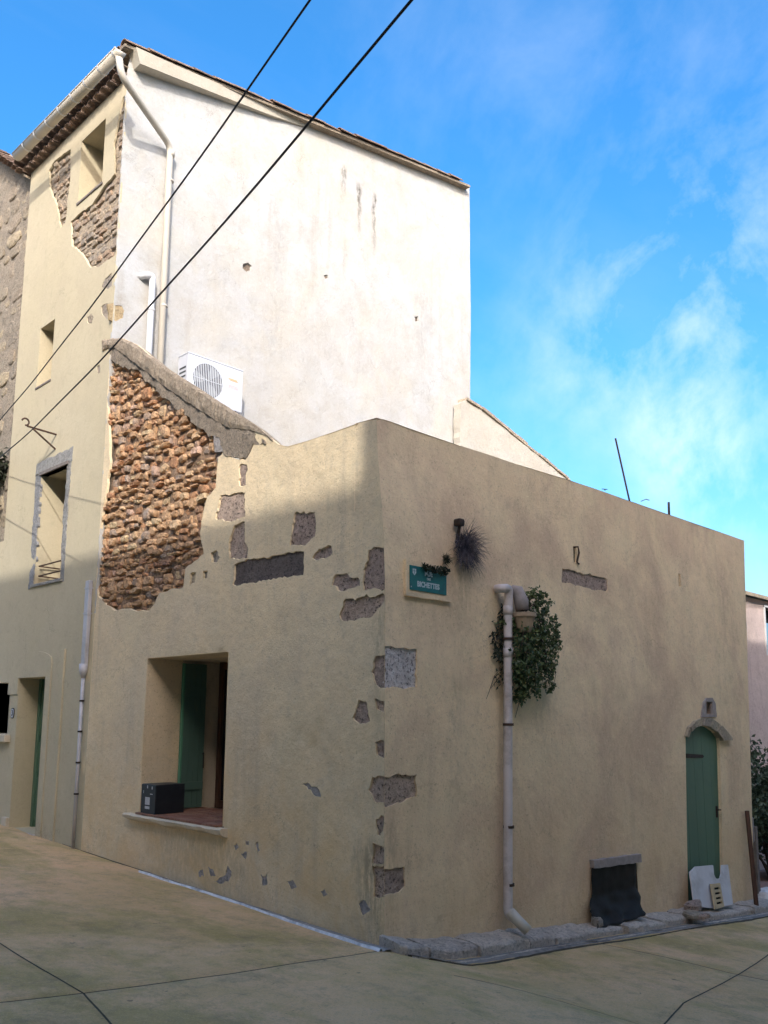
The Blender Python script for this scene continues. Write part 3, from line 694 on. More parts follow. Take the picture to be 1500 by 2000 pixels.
MB().add([tuple(p) for p in ee]+[(p.x, 5.7, p.z) for p in ee], [(i, i+1, 7+i, 6+i) for i in range(5)]).build('end_wall', 'plaster_side', LOW)

# rubble patch: backing, stones one by one, mortar band and coping above it
rubp = FA.poly(rubble_px)
skin('rubble_bed', FA, grow(FA.poly(bare_px), .04), [], .02, 'earth_mortar', LOW, grid=.06, c0=-.055, disp=lambda p: .03*noise.noise(Vector((p[0]*7, p[1]*7, 2)))-.015)
RUB = [stone_mesh('rubble', 'rubble_stone', 100+i, rnd.choice((6, 7, 8)), .22) for i in range(18)]
inner = grow(rubp, .01)
course_fill(FA, inner, LOW, RUB, .055, .15, .08, .27, -.035, .09, name='rubble_stone', sd=4, limit=300, keep=(AJ+.03, 9), gap=.010, wild=1)
mbp = [(214, 676), (241, 670), (269, 684), (311, 718), (374, 758), (444, 806), (500, 838), (520, 868), (495, 867), (489, 880), (479, 897), (450, 891), (440, 889), (430, 862), (418, 851), (408, 853), (398, 838), (376, 826), (360, 803), (343, 800), (330, 782), (318, 777), (305, 757), (283, 743), (270, 722), (240, 718), (216, 700)]
skin('mortar_band', FA, rough(FA.poly(mbp), .05, .02, 6), [], .08, 'aggregate_dark', LOW, grid=.06, c0=.004, disp=lambda p: .02*noise.noise(Vector((p[0]*5, p[1]*5, 2)))+.012*noise.noise(Vector((p[0]*17, p[1]*17, 2))))
# concrete coping: a sloping cap that sticks out a little and carries back over the wall
up = FA.poly([(203, 664), (225, 661), (243, 662), (269, 674), (311, 709), (374, 749), (444, 795), (500, 830), (533, 860)])
lo = FA.poly([(212, 680), (228, 681), (245, 692), (269, 712), (325, 756), (374, 789), (430, 825), (470, 848), (535, 880)])
def interp(L, a):
    L = sorted(L)
    for i in range(len(L)-1):
        if L[i][0] <= a <= L[i+1][0]: t = (a-L[i][0])/max(1e-6, L[i+1][0]-L[i][0]); return L[i][1]*(1-t)+L[i+1][1]*t
    return L[0][1] if a < L[0][0] else L[-1][1]
a0, a1 = up[0][0], up[-1][0]; V = []; F = []; nn = 150
for i in range(nn+1):
    a = a0+(a1-a0)*i/nn; u_, l_ = interp(up, a), interp(lo, a); th = max(.02, u_-l_); tp = min(1, (1-i/nn)*5+.05)
    if i/nn > .8: l_ = u_-(u_-l_)*max(.15, (1-i/nn)*5); th = u_-l_
    j = lambda k: .014*noise.noise(Vector((a*6, k*3.1, 0)))+.012*noise.noise(Vector((a*22, k*3.1, 4)))+.008*noise.noise(Vector((a*60, k*5.1, 4)))
    V += [(a, l_+j(1), -.05), (a, l_+j(2), (.022+j(3))*tp), (a, l_+th*.3+j(4), (.036+j(5))*tp), (a, l_+th*.85+j(6), (.034+j(7))*tp), (a, u_+j(8), .012+j(9)*tp), (a, u_-.04+j(10)*tp, -.15), (a, u_-.12, -.33), (a, u_-.4, -.33)]
for i in range(nn):
    for k in range(7): q = i*8+k; F.append((q, q+8, q+9, q+1))
F += [tuple(range(8)), tuple(nn*8+k for k in range(7, -1, -1))]
mk('coping', V, F, 'aggregate', LOW, FA, smooth=False)
# brick set in the gap and dark gaps below the band
bq = FA.px(351, 806); place(RUB[0], 'brick', FA, bq[0], bq[1], .0, (.19, .10, .1), .05, LOW)
q_ = FA.px(422, 868); 
skin('cement_patch', FA, rough(grow(FA.poly([(418, 852), (436, 850), (437, 880), (420, 882)]), .01), .04, .01), [], .05, 'cement_patch', LOW, grid=.04, c0=.0, amp=.012)

# big street window: deep opening with a tiled sill, folded green shutter and brown door frame
WIN = empty('deep_window', FA.P((winA[0][0]+winA[1][0])/2, SILLZ, -.2) - Vector((0, 0, 0)), None); WIN.parent = LOW; WIN.location = FA.P(-3.35, SILLZ, -.2)-wloc(LOW)
wl, wr, wt = winA[0][0], winA[1][0], winA[0][1]
sides = [(winA[0]), (winA[1]), (winA[2]), (winA[3])]
reveal('window_reveal', FA, sides, 0.0, -.52, 'plaster_street', WIN)
m = MB().box(wl-.03, wl-.01, SILLZ-.05, wt+.1, -1.3, -.52).box(wr+.01, wr+.03, SILLZ-.05, wt+.1, -1.3, -.52).box(wl-.03, wr+.03, wt, wt+.03, -1.3, -.525)
m.build('inner_wall', 'plaster_surround', WIN, FA)
m = MB().box(wl-.03, wr+.03, SILLZ-.06, SILLZ-.004, -1.35, .0); m.build('sill_bed', 'mortar', WIN, FA)
MB().box(wl-.03, wr+.03, SILLZ, wt+.1, -1.34, -1.30).build('dark_interior', 'dark_room', WIN, FA)
fr_ = MB().box(wl+.08, wl+.16, SILLZ, wt, -1.12, -1.04, .008).box(wr-.1, wr-.02, SILLZ, wt, -1.12, -1.04, .008).box(wl+.16, wr-.1, wt-.1, wt-.02, -1.115, -1.045).box(wl+.16, wr-.1, SILLZ, SILLZ+.1, -1.11, -1.05)
fr_.box((wl+wr)/2-.04, (wl+wr)/2+.04, SILLZ+.1, wt-.1, -1.1, -1.055).build('window_frame', 'brown_wood', WIN, FA)
MB().box(wl+.16, wr-.1, SILLZ+.1, wt-.1, -1.09, -1.08).build('pane', 'dark_glass', WIN, FA)
sh = MB()
for i in range(4): sh.box(wl+.045, wl+.075, SILLZ+.025, wt-.04, -.52-.082*(i+1), -.52-.082*i-.004, .003)
sh.box(wl+.075, wl+.092, SILLZ+.25, SILLZ+.35, -.84, -.53).box(wl+.075, wl+.092, wt-.45, wt-.35, -.84, -.53)
sho = sh.build('shutter', 'green_shutter', WIN, FA)
MB().box(wl+.03, wl+.08, SILLZ+.025, wt-.04, -.519, -.495, .004).build('shutter_edge', 'green_lit_edge', WIN, FA)
MB().tube([FA.P(wl+.1, SILLZ+.7, -.81), FA.P(wl+.13, SILLZ+.72, -.81), FA.P(wl+.13, SILLZ+.52, -.81)], .008, 6).build('handle', 'iron_dark', sho)
# sill tiles, one by one, and the plaster lip under them
sillo = FA.poly([(240, 1594), (434, 1626)]); lipL = FA.px(240, 1597, .09)[0]; lipR = FA.px(431, 1626, .09)[0]
V = []; F = []; nn = 30
for i in range(nn+1):
    a = lipL+(lipR-lipL)*i/nn; j = lambda k: .010*noise.noise(Vector((a*7, k*2.7, 9)))
    th = .085+.02*noise.noise(Vector((a*3, 0, 5))); V += [(a, SILLZ-.015, -.04), (a, SILLZ-.012+j(1)*.4, .085+j(2)), (a, SILLZ-.03+j(3), .105+j(4)), (a, SILLZ-th*.8+j(5), .09+j(6)), (a, SILLZ-th+j(7), .06), (a, SILLZ-th-.03, -.02)]
for i in range(nn):
    for k in range(5): q = i*6+k; F.append((q, q+1, q+7, q+6))
F += [tuple(range(5, -1, -1)), tuple(nn*6+k for k in range(6))]
mk('sill_lip', V, F, 'plaster_surround', WIN, FA)
ntx, nty = 12, 7; tw = (wr-wl-.02)/ntx; td = .142
tm = MB().box(-tw/2+.004, tw/2-.004, -.012, .012, -td/2+.004, td/2-.004, .003)
tb = bpy.data.meshes.new('sill_tile'); tb.from_pydata(tm.V, [], tm.F); tb.materials.append(MATS['terracotta'])
for r_ in range(nty):
    for c_ in range(ntx):
        a = wl+.01+tw*(c_+.5)+(tw*.25 if r_ % 2 else -tw*.25)*0
        c = .075-td*(r_+.5)
        o = bpy.data.objects.new('tile', tb); COL.objects.link(o); o.parent = WIN
        o.rotation_euler = (FA.rot @ Matrix.Rotation(rnd.uniform(-.012, .012), 3, 'Y')).to_euler(); o.location = FA.P(a, SILLZ+.002+rnd.uniform(-.002, .002), c)-wloc(WIN)

# arched green door in the side wall
DOOR = empty('arched_door', FB.P(6.5, -.6, -.1)); DOOR.parent = LOW; DOOR.location = DOOR.location-LOW.location
reveal('door_reveal', FB, doorB, 0.0, -.09, 'plaster_side', DOOR)
dg = grow(doorB, .02)
ll = [(doorB[0][0]*(1-t)+doorB[2][0]*t) for t in (0, 1)]
da0 = min(p[0] for p in doorB); da1 = max(p[0] for p in doorB); dz0 = min(p[1] for p in doorB); dz1 = max(p[1] for p in doorB)
nb_ = 5
def clip_strip(poly, x0, x1):
    def cl(P, f, inter):
        out = []
        for i in range(len(P)):
            a, b = P[i], P[(i+1) % len(P)]
            if f(a): out.append(a)
            if f(a) != f(b): out.append(inter(a, b))
        return out
    ix = lambda x: (lambda a, b: (x, a[1]+(b[1]-a[1])*(x-a[0])/(b[0]-a[0])))
    P = cl(poly, lambda p: p[0] >= x0, ix(x0)); return cl(P, lambda p: p[0] <= x1, ix(x1))
for i in range(nb_):
    w_ = (da1-da0)/nb_
    P = clip_strip(dg, da0-.03+w_*i*1.03+.002, da0-.03+w_*(i+1)*1.03-.002)
    if len(P) >= 3: MB().prism(P, -.07, -.045+rnd.uniform(-.001, .001)).build('board', 'green_paint', DOOR, FB)
MB().box(da0-.1, da1+.1, dz0-.1, dz1+.1, -.12, -.085).build('door_back', 'dark_room', DOOR, FB)
h0 = FB.px(1341, 1476, -.035); h1 = FB.px(1375, 1477, -.035)
MB().prism([(h0[0], h0[1]-.03), (h1[0]-.04, h1[1]-.022), (h1[0], h1[1]), (h1[0]-.04, h1[1]+.022), (h0[0], h0[1]+.03)], -.045, -.033).build('hinge', 'iron_dark', DOOR, FB)
hp = FB.px(1401, 1584, -.035)
MB().box(hp[0]-.03, hp[0]+.02, hp[1]-.09, hp[1]+.07, -.045, -.035, .003).tube([(hp[0]-.01, hp[1]+.02, -.035), (hp[0]-.01, hp[1]+.02, .02), (hp[0]-.09, hp[1]+.025, .02)], .011, 8).build('handle', 'iron_dark', DOOR, FB)
hb = FB.px(1348, 1700, -.09)
# stones of the arch: voussoirs with the little vent block on top
arch_in = FB.poly([(1340, 1440), (1344, 1429), (1353, 1421), (1366, 1417), (1380, 1419), (1394, 1428), (1405, 1443)])
arch_out = FB.poly([(1336, 1438), (1342, 1420), (1354, 1408), (1368, 1402), (1386, 1403), (1404, 1417), (1424, 1441)])
ar = [0, 2, 4, 6]
for i in range(6):
    P = [arch_in[i], arch_in[i+1], arch_out[i+1], arch_out[i]]
    if i == 5: P = [arch_in[5], arch_in[6], FB.px(1406, 1447), FB.px(1424, 1446), arch_out[6], arch_out[5]]
    cxm = sum(p[0] for p in P)/len(P); czm = sum(p[1] for p in P)/len(P)
    MB().prism([(cxm+(x-cxm)*.985, czm+(z-czm)*.985) for x, z in P], -.08, .045+.012*(i % 2)).build('arch_stone', 'tan_stone', DOOR, FB)
vs = FB.poly([(1368, 1401), (1372, 1372), (1378, 1363), (1389, 1363), (1395, 1374), (1398, 1400)])
skin('vent_surround', FB, rough(vs, .03, .004), [vent], .05, 'lintel_grey', DOOR, grid=.04, c0=.018, amp=.004)

# cellar opening lintel
cl_ = [FB.px(1151, 1679), FB.px(1244, 1667), FB.px(1245, 1683), FB.px(1153, 1695)]
MB().prism(rough(cl_, .1, .006), -.05, .06).build('cellar_lintel', 'lintel_grey', LOW, FB)
skin('cellar_back', FB, grow(cellar, .02), [], .02, 'dark_room', LOW, grid=0, amp=0, c0=-.3)
reveal('cellar_sides', FB, cellar, 0, -.3, 'mortar', LOW)

# ------------------------------------------------------------------ tall building
TALL = empty('tall_house', (4, 7.5, 0), 'tall white gabled house with yellow street front and bare rubble at its corner', 'house')
UL = 9.15                                             # far end of its street front
eaveL = FA.px(65, 322); eaveR = FA.px(254, 158)
EZ = (eaveL[1]+eaveR[1])/2
DX = -UL
w_top = FA.poly([(163, 271), (209, 231), (197, 357), (149, 401)])
w_mid = FA.poly([(83, 643), (112, 616), (95, 741), (67, 762)])
w_bal = FA.poly([(82, 930), (132, 906), (117, 1130), (66, 1141)])
def rectify(q):
    l = (q[0][0]+q[3][0])/2; r = (q[1][0]+q[2][0])/2; t = (q[0][1]+q[1][1])/2; b = (q[2][1]+q[3][1])/2; return [(l, t), (r, t), (r, b), (l, b)]
w_top, w_mid, w_bal = rectify(w_top), rectify(w_mid), rectify(w_bal)
w_door = FA.poly([(38, 1325), (91, 1322), (69, 1640), (18, 1625)]); w_door = [(w_door[0][0], 2.55), (w_door[1][0], 2.55), (w_door[1][0], .26), (w_door[0][0], .26)]
dl = FA.px(17, 1333)
w_low = [(-9.9, FA.px(17, 1333)[1]), (FA.px(18, 1380)[0], FA.px(17, 1333)[1]), (FA.px(18, 1380)[0], FA.px(10, 1434)[1]), (-9.9, FA.px(10, 1434)[1])]
p1 = [(138, 290), (107, 313), (95, 333), (97, 367), (110, 400), (118, 445), (128, 433), (137, 350)]
p2 = [(252, 178), (240, 190), (230, 237), (222, 277), (223, 340), (200, 367), (180, 400), (160, 413), (138, 433), (140, 480), (160, 497), (177, 523), (190, 522), (226, 497), (231, 433), (240, 333), (250, 237)]
small = [[(218, 533), (205, 545), (198, 560), (210, 566), (219, 558)], [(197, 600), (204, 593), (211, 592), (210, 625), (203, 618), (198, 610)], [(170, 620), (178, 612), (183, 620), (178, 632), (170, 630)], [(189, 715), (195, 712), (196, 728), (190, 730)]]
facL = -12.5
# lower part reaches past the photo's left edge; the upper part stops at the neighbour
outT = [(facL, -.9), (AJ-.004, -.9), (AJ-.004, FA.px(215, 680)[1]), (-UJ-.002, FA.px(215, 680)[1]+.02), (-UJ-.002, EZ-.02), (-UL, EZ-.02), (-UL, 7.2), (-UL, 4.9), (facL, 4.9)]
w_low = [(max(a, facL+.05), b) for a, b in w_low]; opsT = [w_top, w_mid, w_bal, w_door, w_low]; holesT = []
for q in [p1, p2]+small: holesT.append([(min(a, -UJ-.012), b) for a, b in rough(FA.poly(q), .06, .016, 4)])
outT2 = []
for i, p in enumerate(outT):
    q = outT[(i+1) % len(outT)]; L = math.hypot(q[0]-p[0], q[1]-p[1]); k = max(1, int(L/.4)); outT2 += [(p[0]+(q[0]-p[0])*j/k, p[1]+(q[1]-p[1])*j/k) for j in range(k)]
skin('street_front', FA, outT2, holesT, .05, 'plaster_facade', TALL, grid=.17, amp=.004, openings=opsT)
skin('masonry', FA, [(facL, -.9), (AJ-.004, -.9), (-5.76, EZ-.02), (-UL, EZ-.02), (-UL, 4.9), (facL, 4.9)], [], .05, 'far_rubble', TALL, grid=.12, c0=-.04, disp=lambda p: .018*noise.noise(Vector((p[0]*5, p[1]*8, 0)))-.012, openings=opsT)
FAR = [stone_mesh('far_rubble', 'far_rubble', 300+i) for i in range(10)]
course_fill(FA, grow(FA.poly(p2), -.03), TALL, FAR, .08, .15, .10, .30, -.035, .04, name='rubble_stone', sd=11, limit=220, gap=.012, keep=(-99, -UJ-.02))
course_fill(FA, grow(FA.poly(p1), -.03), TALL, FAR, .08, .14, .10, .24, -.035, .04, name='rubble_stone', sd=12, limit=80, gap=.012)
for i, q in enumerate(small): patch_stone(FA, FA.poly(q), TALL, 'tan_stone', c=-.008, amp=.012, name='wall_stone', sd=70+i)
# windows of the street front
def small_window(q, name='window', depth=.42, bars=True):
    w = empty(name, FA.P((q[0][0]+q[1][0])/2, q[2][1], -depth)); w.parent = TALL; w.location -= TALL.location
    reveal('reveal', FA, q, .0, -depth, 'plaster_facade', w)
    l, r, t, b = q[0][0], q[1][0], q[0][1], q[2][1]
    MB().box(l, l+.06, b, t, -depth-.05, -depth+.01).box(r-.06, r, b, t, -depth-.05, -depth+.01).box(l+.06, r-.06, t-.06, t, -depth-.045, -depth+.005).box(l+.06, r-.06, b, b+.07, -depth-.045, -depth+.005).box((l+r)/2-.03, (l+r)/2+.03, b+.07, t-.06, -depth-.04, -depth).build('frame', 'brown_wood', w, FA)
    MB().box(l+.06, r-.06, b+.07, t-.06, -depth-.03, -depth-.02).build('pane', 'dark_glass', w, FA)
    MB().box(l-.1, r+.1, b-.1, t+.1, -depth-.3, -depth-.29).build('room', 'dark_room', w, FA)
    return w
w1 = small_window(w_top, depth=.42)
w2 = small_window(w_mid, depth=.42)
w3 = small_window(w_bal, depth=.42)
# thin raised bands beside the top window, cement line under the sills
MB().box(w_top[0][0]-.02, w_top[1][0]+.03, w_top[2][1]-.035, w_top[2][1]-.002, -.02, .018).build('window_sill', 'old_wood', w1, FA)
MB().box(w_mid[0][0]-.02, w_mid[1][0]+.02, w_mid[2][1]-.03, w_mid[2][1]-.002, -.02, .015).build('window_sill', 'old_wood', w2, FA)
# grey stone trim around the tall window
l, r, t, b = w_bal[0][0], w_bal[1][0], w_bal[0][1], w_bal[2][1]
tl, tr_ = FA.px(72, 925)[0], FA.px(141, 890)[0]; tt = FA.px(141, 873)[1]
trimj = lambda P, nm: skin(nm, FA, rough(P, .06, .03, 8), [], .05, 'grey_trim', w3, grid=.06, c0=.006, amp=.014)
trimj([(tl, t+.02), (l-.004, t+.02), (l-.004, b-.02), (tl-.02, b-.06), (tl+.01, (t+b)/2)], 'jamb_stone')
trimj([(r+.004, t+.02), (tr_, t+.02), (tr_-.01, b-.06), (r+.004, b-.05)], 'jamb_stone')
trimj([(tl-.02, t+.03), (tr_+.01, t+.03), (tr_+.01, tt), (tl+.1, tt-.03), (tl-.02, t+.22)], 'lintel_stone')
MB().box(l-.04, r+.05, t-.0, t+.05, -.1, .03).build('lintel_board', 'old_wood', w3, FA)
MB().box(l-.08, r+.08, b-.05, b-.003, -.3, .03, .006).build('window_sill', 'grey_trim', w3, FA)
rl = MB()
for zz in (FA.px(100, 1098)[1], FA.px(98, 1118)[1]): rl.tube([FA.P(l+.04, zz, -.38), FA.P(l+.05, zz, -.04), FA.P(r, zz, -.04)], .012, 6)
rl.build('window_rail', 'iron_rust', w3)
# ground floor door, its surround and step
fd = empty('front_door', FA.P((w_door[0][0]+w_door[1][0])/2, .26, -.5)); fd.parent = TALL; fd.location -= TALL.location
reveal('reveal', FA, w_door, .0, -.36, 'plaster_facade', fd)
l, r, t, b = w_door[0][0], w_door[1][0], w_door[0][1], w_door[2][1]
m = MB().box(l, r, b, t, -.41, -.36)
for i in range(2):
    for (z0, z1) in ((.1, .75), (.85, 1.3), (1.4, 2.1)): m.box(l+.08+i*.46, l+.44+i*.46, b+z0, b+z1, -.36, -.34, .008)
m.build('door_leaf', 'green_paint', fd, FA)
MB().box(l, l+.08, b, t, -.358, -.32, .005).box(r-.06, r, b, t, -.358, -.32, .005).build('door_frame', 'green_paint', fd, FA)
MB().tube([FA.P(l+.3, b+1.05, -.36), FA.P(l+.3, b+1.05, -.29), FA.P(l+.42, b+1.05, -.29)], .012, 8).build('handle', 'iron_dark', fd)
MB().box(l-.06, r+.02, -.2, .255, -.54, .06, .012).build('door_step', 'kerb_stone', fd, FA)
MB().box(l-.2, l-.012, -.3, .42, -.02, .05, .02).build('plinth', 'plaster_surround', fd, FA)
sl_, sr_ = l-.16, r+.17
arc = [(sl_-.2, t+.02), (sl_-.05, t+.22)]+[((sl_+sr_)/2+(sr_-sl_)*.5*math.cos(th), t+.24+.16*math.sin(th)) for th in [math.pi*(1-k/10) for k in range(1, 10)]]+[(sr_, t+.2), (sr_, .2), (r+.003, .2), (r+.003, t+.003), (l-.003, t+.003), (l-.003, t-.25), (sl_-.2, t-.25)]
skin('door_surround', FA, arc, [], .03, 'plaster_facade', fd, grid=.2, c0=.02, amp=.002)
pa = FA.px(117, 1400)[0]
MB().box(pa-.05, pa+.06, -.4, FA.px(122, 1268)[1], -.02, .025, .008).build('plaster_fillet', 'plaster_facade', TALL, FA)
lw = w_low
reveal('window_reveal', FA, lw, 0, -.4, 'plaster_surround', TALL)
MB().box(lw[0][0]-.1, lw[1][0]+.1, lw[2][1]-.1, lw[0][1]+.1, -.5, -.45).build('shutter', 'green_paint', TALL, FA)
MB().box(lw[0][0]-.1, lw[1][0]+.12, lw[2][1]-.12, lw[2][1]-.005, -.02, .09, .01).build('window_sill', 'plaster_surround', TALL, FA)

# tall white wall
outW_px = [(257, 152), (300, 168), (430, 190), (560, 222), (700, 272), (800, 313), (917, 364), (918, 500), (919, 640), (918, 770)]
oW = FW.poly([(262, 108), (420, 172), (600, 242), (760, 300), (917, 364), (918, 500), (919, 640), (918, 775)])
wzR = oW[0][1]
outW = [(-.006, 3.4), (-.006, EZ-.02), (.05, oW[0][1])] + oW[1:] + [(8.4, 3.4)]
chips = [[(474, 516), (484, 513), (491, 519), (490, 529), (480, 531), (473, 524)], [(633, 537), (640, 536), (642, 543), (635, 544)], [(810, 618), (817, 617), (818, 627), (811, 628)], [(213, 596), (222, 595), (238, 597), (243, 607), (240, 622), (226, 627), (216, 622)]]
holesW = [rough([(max(a, .01), b) for a, b in FW.poly(q)], .04, .01, 5) for q in chips]
oo = []
for i, p in enumerate(outW):
    q = outW[(i+1) % len(outW)]; L = math.hypot(q[0]-p[0], q[1]-p[1]); k = max(1, int(L/(.07 if i == 0 else .4)))
    for j in range(k):
        s_ = (p[0]+(q[0]-p[0])*j/k, p[1]+(q[1]-p[1])*j/k)
        if i in (0,) and j: s_ = (s_[0]+.02*abs(noise.noise(Vector((0, s_[1]*9, 0))))+.012*rnd.random(), s_[1])
        oo.append(s_)
skin('gable_wall', FW, oo, holesW, .05, 'plaster_white', TALL, grid=.15, disp=lambda p: .012*noise.noise(Vector((p[0]*.9, p[1]*.9, 40)))+.008*noise.noise(Vector((p[0]*3, p[1]*3, 41)))+.003*noise.noise(Vector((p[0]*10, p[1]*10, 42))))
skin('masonry', FW, [(.05, 3.4), (.05, EZ-.05), (.1, oW[0][1]-.05), (8.2, oW[4][1]-.1), (8.2, 3.4)], [], .05, 'far_rubble', TALL, grid=.4, c0=-.05, amp=.01)
for i, q in enumerate(chips): patch_stone(FW, FW.poly(q), TALL, 'ochre_stone' if i == 3 else 'mortar', c=-.03 if i != 3 else -.008, amp=.014, name='wall_stone', sd=90+i)
# projecting plaster beam under the roof edge
bt = FW.poly([(252, 104), (330, 136), (430, 174), (520, 209), (610, 243)]); bb = FW.poly([(261, 137), (330, 161), (430, 196), (520, 227), (598, 250)])
V = []; nn = len(bt)
for (a, zt), (a2, zl) in zip(bt, bb):
    c = .20*max(.12, 1-(a-bt[0][0])/(bt[-1][0]-bt[0][0])*.9)
    V += [(a2, zl, -.02), (a2, zl, c), (a, zt-.02, c+.02), (a, zt, -.02)]
F = [(i*4+k, i*4+4+k, i*4+4+(k+1) % 4, i*4+(k+1) % 4) for i in range(nn-1) for k in range(4)]+[(0, 1, 2, 3), tuple(nn*4-4+k for k in (3, 2, 1, 0))]
F = [f[::-1] for f in F]
mk('verge_beam', V, F, 'beam_plaster', TALL, FW)
# other walls and roof (single pitch rising from the street)
FV = Fr((0, UJ-.14, 0), (1, 0, 0), (0, 0, 1))
aE, zE = FV.px(244, 84); aT, zT = FV.px(919, 362); sl_r = (zT-zE)/(aT-aE); zE -= .05; zT -= .05
MB().box(8.1, 8.39, UJ+.06, UL+.3, 0, zT-.1).build('rear_wall', 'plaster_rear', TALL)
MB().add([(0.1, UL, 0), (8.2, UL, 0), (8.2, UL, zT-.1), (0.1, UL, EZ-.05)], [(0, 1, 2, 3), (3, 2, 1, 0)]).build('party_wall', 'plaster_rear', TALL)
roof = empty('roof', (4, 7.5, EZ)); roof.parent = TALL; roof.location -= TALL.location
xo = aE; rz = lambda x: zE+(x-aE)*sl_r
V = [(x, y, rz(x)+dz_) for x in (xo, aT-.01) for y in (UJ-.14, UL+.25) for dz_ in (-.0, .05)]
MB().add(V, [(0, 2, 3, 1), (4, 5, 7, 6), (0, 1, 5, 4), (2, 6, 7, 3), (1, 3, 7, 5), (0, 4, 6, 2)]).build('roof_deck', 'aggregate_dark', roof)
# canal tile mesh along +x, half round
def canal(name, ln, w, mat, up=True, th=.014, seg=6):
    V = []; F = []
    for xx, rr in ((0, 1.0), (ln, .84)):
        for rad in (w/2*rr, w/2*rr-th):
            for k in range(seg+1):
                t = math.pi*k/seg; V.append((xx, rad*math.cos(t), rad*math.sin(t)*(.75 if up else -.75)))
    n = seg+1
    for k in range(seg): F += [(k, k+1, 2*n+k+1, 2*n+k), (n+k+1, n+k, 3*n+k, 3*n+k+1), (k, n+k, n+k+1, k+1), (2*n+k, 2*n+k+1, 3*n+k+1, 3*n+k)]
    F += [(0, 2*n, 3*n, n), (seg, n+seg, 3*n+seg, 2*n+seg)]
    me = bpy.data.meshes.new(name); me.from_pydata(V, [], F); me.materials.append(MATS[mat]); me.update(); return me
TILE = canal('canal_tile', .46, .19, 'clay_tile')
ang = math.atan(sl_r)
L_ = math.hypot(8.9, 8.9*sl_r); nt_ = int((aT-aE)/.40)
for i in range(nt_):
    x = xo+i*.40
    for y_ in (UJ-.10,):
        o = bpy.data.objects.new('roof_tile', TILE); COL.objects.link(o); o.parent = roof
        o.location = Vector((x, y_+rnd.uniform(-.015, .015), rz(x)+.06+rnd.uniform(-.006, .012)))-wloc(roof); o.rotation_euler = (0, -ang+rnd.uniform(-.02, .02), rnd.uniform(-.04, .04))
ny = int((UL+.2-UJ+.1)/.2)
V = []; F = []
for i in range(nt_):
    for j in range(1, ny):
        n0 = len(V); x = xo+i*.40; y = UJ-.10+j*.205
        V += [(x+v.co.x*math.cos(ang), y+v.co.y, rz(x)+.06+v.co.z+v.co.x*math.sin(ang)) for v in TILE.vertices]; F += [tuple(n0+q for q in p.vertices) for p in TILE.polygons]
o = mk('tile_field', V, F, 'clay_tile', roof); o['kind'] = 'stuff'
# genoise: two rows of half tiles corbelled out under the eave
ECH = canal('eave_tile', .34, .19, 'clay_tile', True, .018)
for row, (dx, dzz) in enumerate(((-.14, -.0), (-.28, .115))):
    z0 = EZ-.02+dzz
    j = 0
    while UJ+.12+j*.205 < UL:
        o = bpy.data.objects.new('eave_tile', ECH); COL.objects.link(o); o.parent = roof
        o.location = Vector((dx, UJ+.12+j*.205+(.10 if row else 0)+rnd.uniform(-.008, .008), z0+rnd.uniform(-.006, .006)))-wloc(roof)
        j += 1
    MB().box(dx+.05, .1, UJ+.01, UL, z0+.074, z0+.094).build('eave_mortar', 'mortar', roof)
tv = rz(0)-EZ

# ------------------------------------------------------------------ gutter and pipes
def half_gutter(name, p0, p1, r, mat, label, cat):
    t = empty(name, p0, label, cat); d = (p1-p0); m_ = MB(); seg = 10; V = []; F = []
    for p in (p0, p1):
        for rad in (r, r-.006):
            for k in range(seg+1):
                th = math.pi+math.pi*k/seg; V.append((p.x+rad*math.cos(th), p.y, p.z+rad*math.sin(th)))
    n = seg+1
    for k in range(seg): F += [(k, 2*n+k, 2*n+k+1, k+1), (n+k, n+k+1, 3*n+k+1, 3*n+k)]
    F += [(0, n, 3*n, 2*n), (seg, 2*n+seg, 3*n+seg, n+seg), tuple(range(n)), tuple(range(3*n-1, 2*n-1, -1))]
    mk('gutter_channel', V, F, mat, t, smooth=True)
    MB().tube([(p0.x-r, p0.y, p0.z+.004), (p1.x-r, p1.y, p1.z+.004)], .012, 8).build('gutter_bead', mat, t, smooth=True)
    k = 8
    for i in range(k):
        q = p0.lerp(p1, (i+.12)/k*.98+.01); V = []; F = []
        for yy in (-.02, .02):
            for j in range(seg+1):
                th = math.pi+math.pi*j/seg; V.append((q.x+(r+.008)*math.cos(th), q.y+yy, q.z+(r+.008)*math.sin(th)))
        V = V; F = [(j, n+j, n+j+1, j+1) for j in range(seg)]
        mk('gutter_bracket', V, F, 'pvc_white', t)
    return t
gx = -.44
FG = Fr((gx, 0, 0), (0, -1, 0), (0, 0, 1))
gr = FG.px(236, 99); gl = FG.px(33, 305)
g0 = Vector((gx, -gr[0], gr[1])); g1 = Vector((gx, -gl[0], gl[1]))
half_gutter('eave_gutter', g0, g1, .085, 'pvc_beige', 'beige half-round gutter with white joints along the street eave of the tall house', 'gutter')
def pipe(name, path, r, mat, label, clamps=(), cr_=1.22, clampmat=None, joints=()):
    t = empty(name, path[-1], label, 'drainpipe')
    MB().tube(path, r, 14).build('pipe', mat, t, smooth=True)
    for p, d in clamps: MB().tube([Vector(p)-Vector(d)*.014, Vector(p)+Vector(d)*.014], r*cr_, 14).build('clamp', clampmat or mat, t)
    for p, d in joints: MB().tube([Vector(p)-Vector(d)*.05, Vector(p)+Vector(d)*.05], r*1.13, 14).build('collar', mat, t, smooth=True)
    return t
WP = lambda x, y, c=.09: FW.P(*FW.px(x, y, c), c)
a_, b_ = WP(333, 286), WP(316, 712); a_.x = b_.x = (a_.x+b_.x)/2
top = Vector((gx, g0.y+.06, g0.z-.03))
knee = top+Vector((.05, -.02, -.32))
path = bend([top, knee, Vector((a_.x-.02, a_.y, a_.z)), Vector((b_.x, b_.y, 4.1))], .14, 6)
dn = Vector((0, 0, 1))
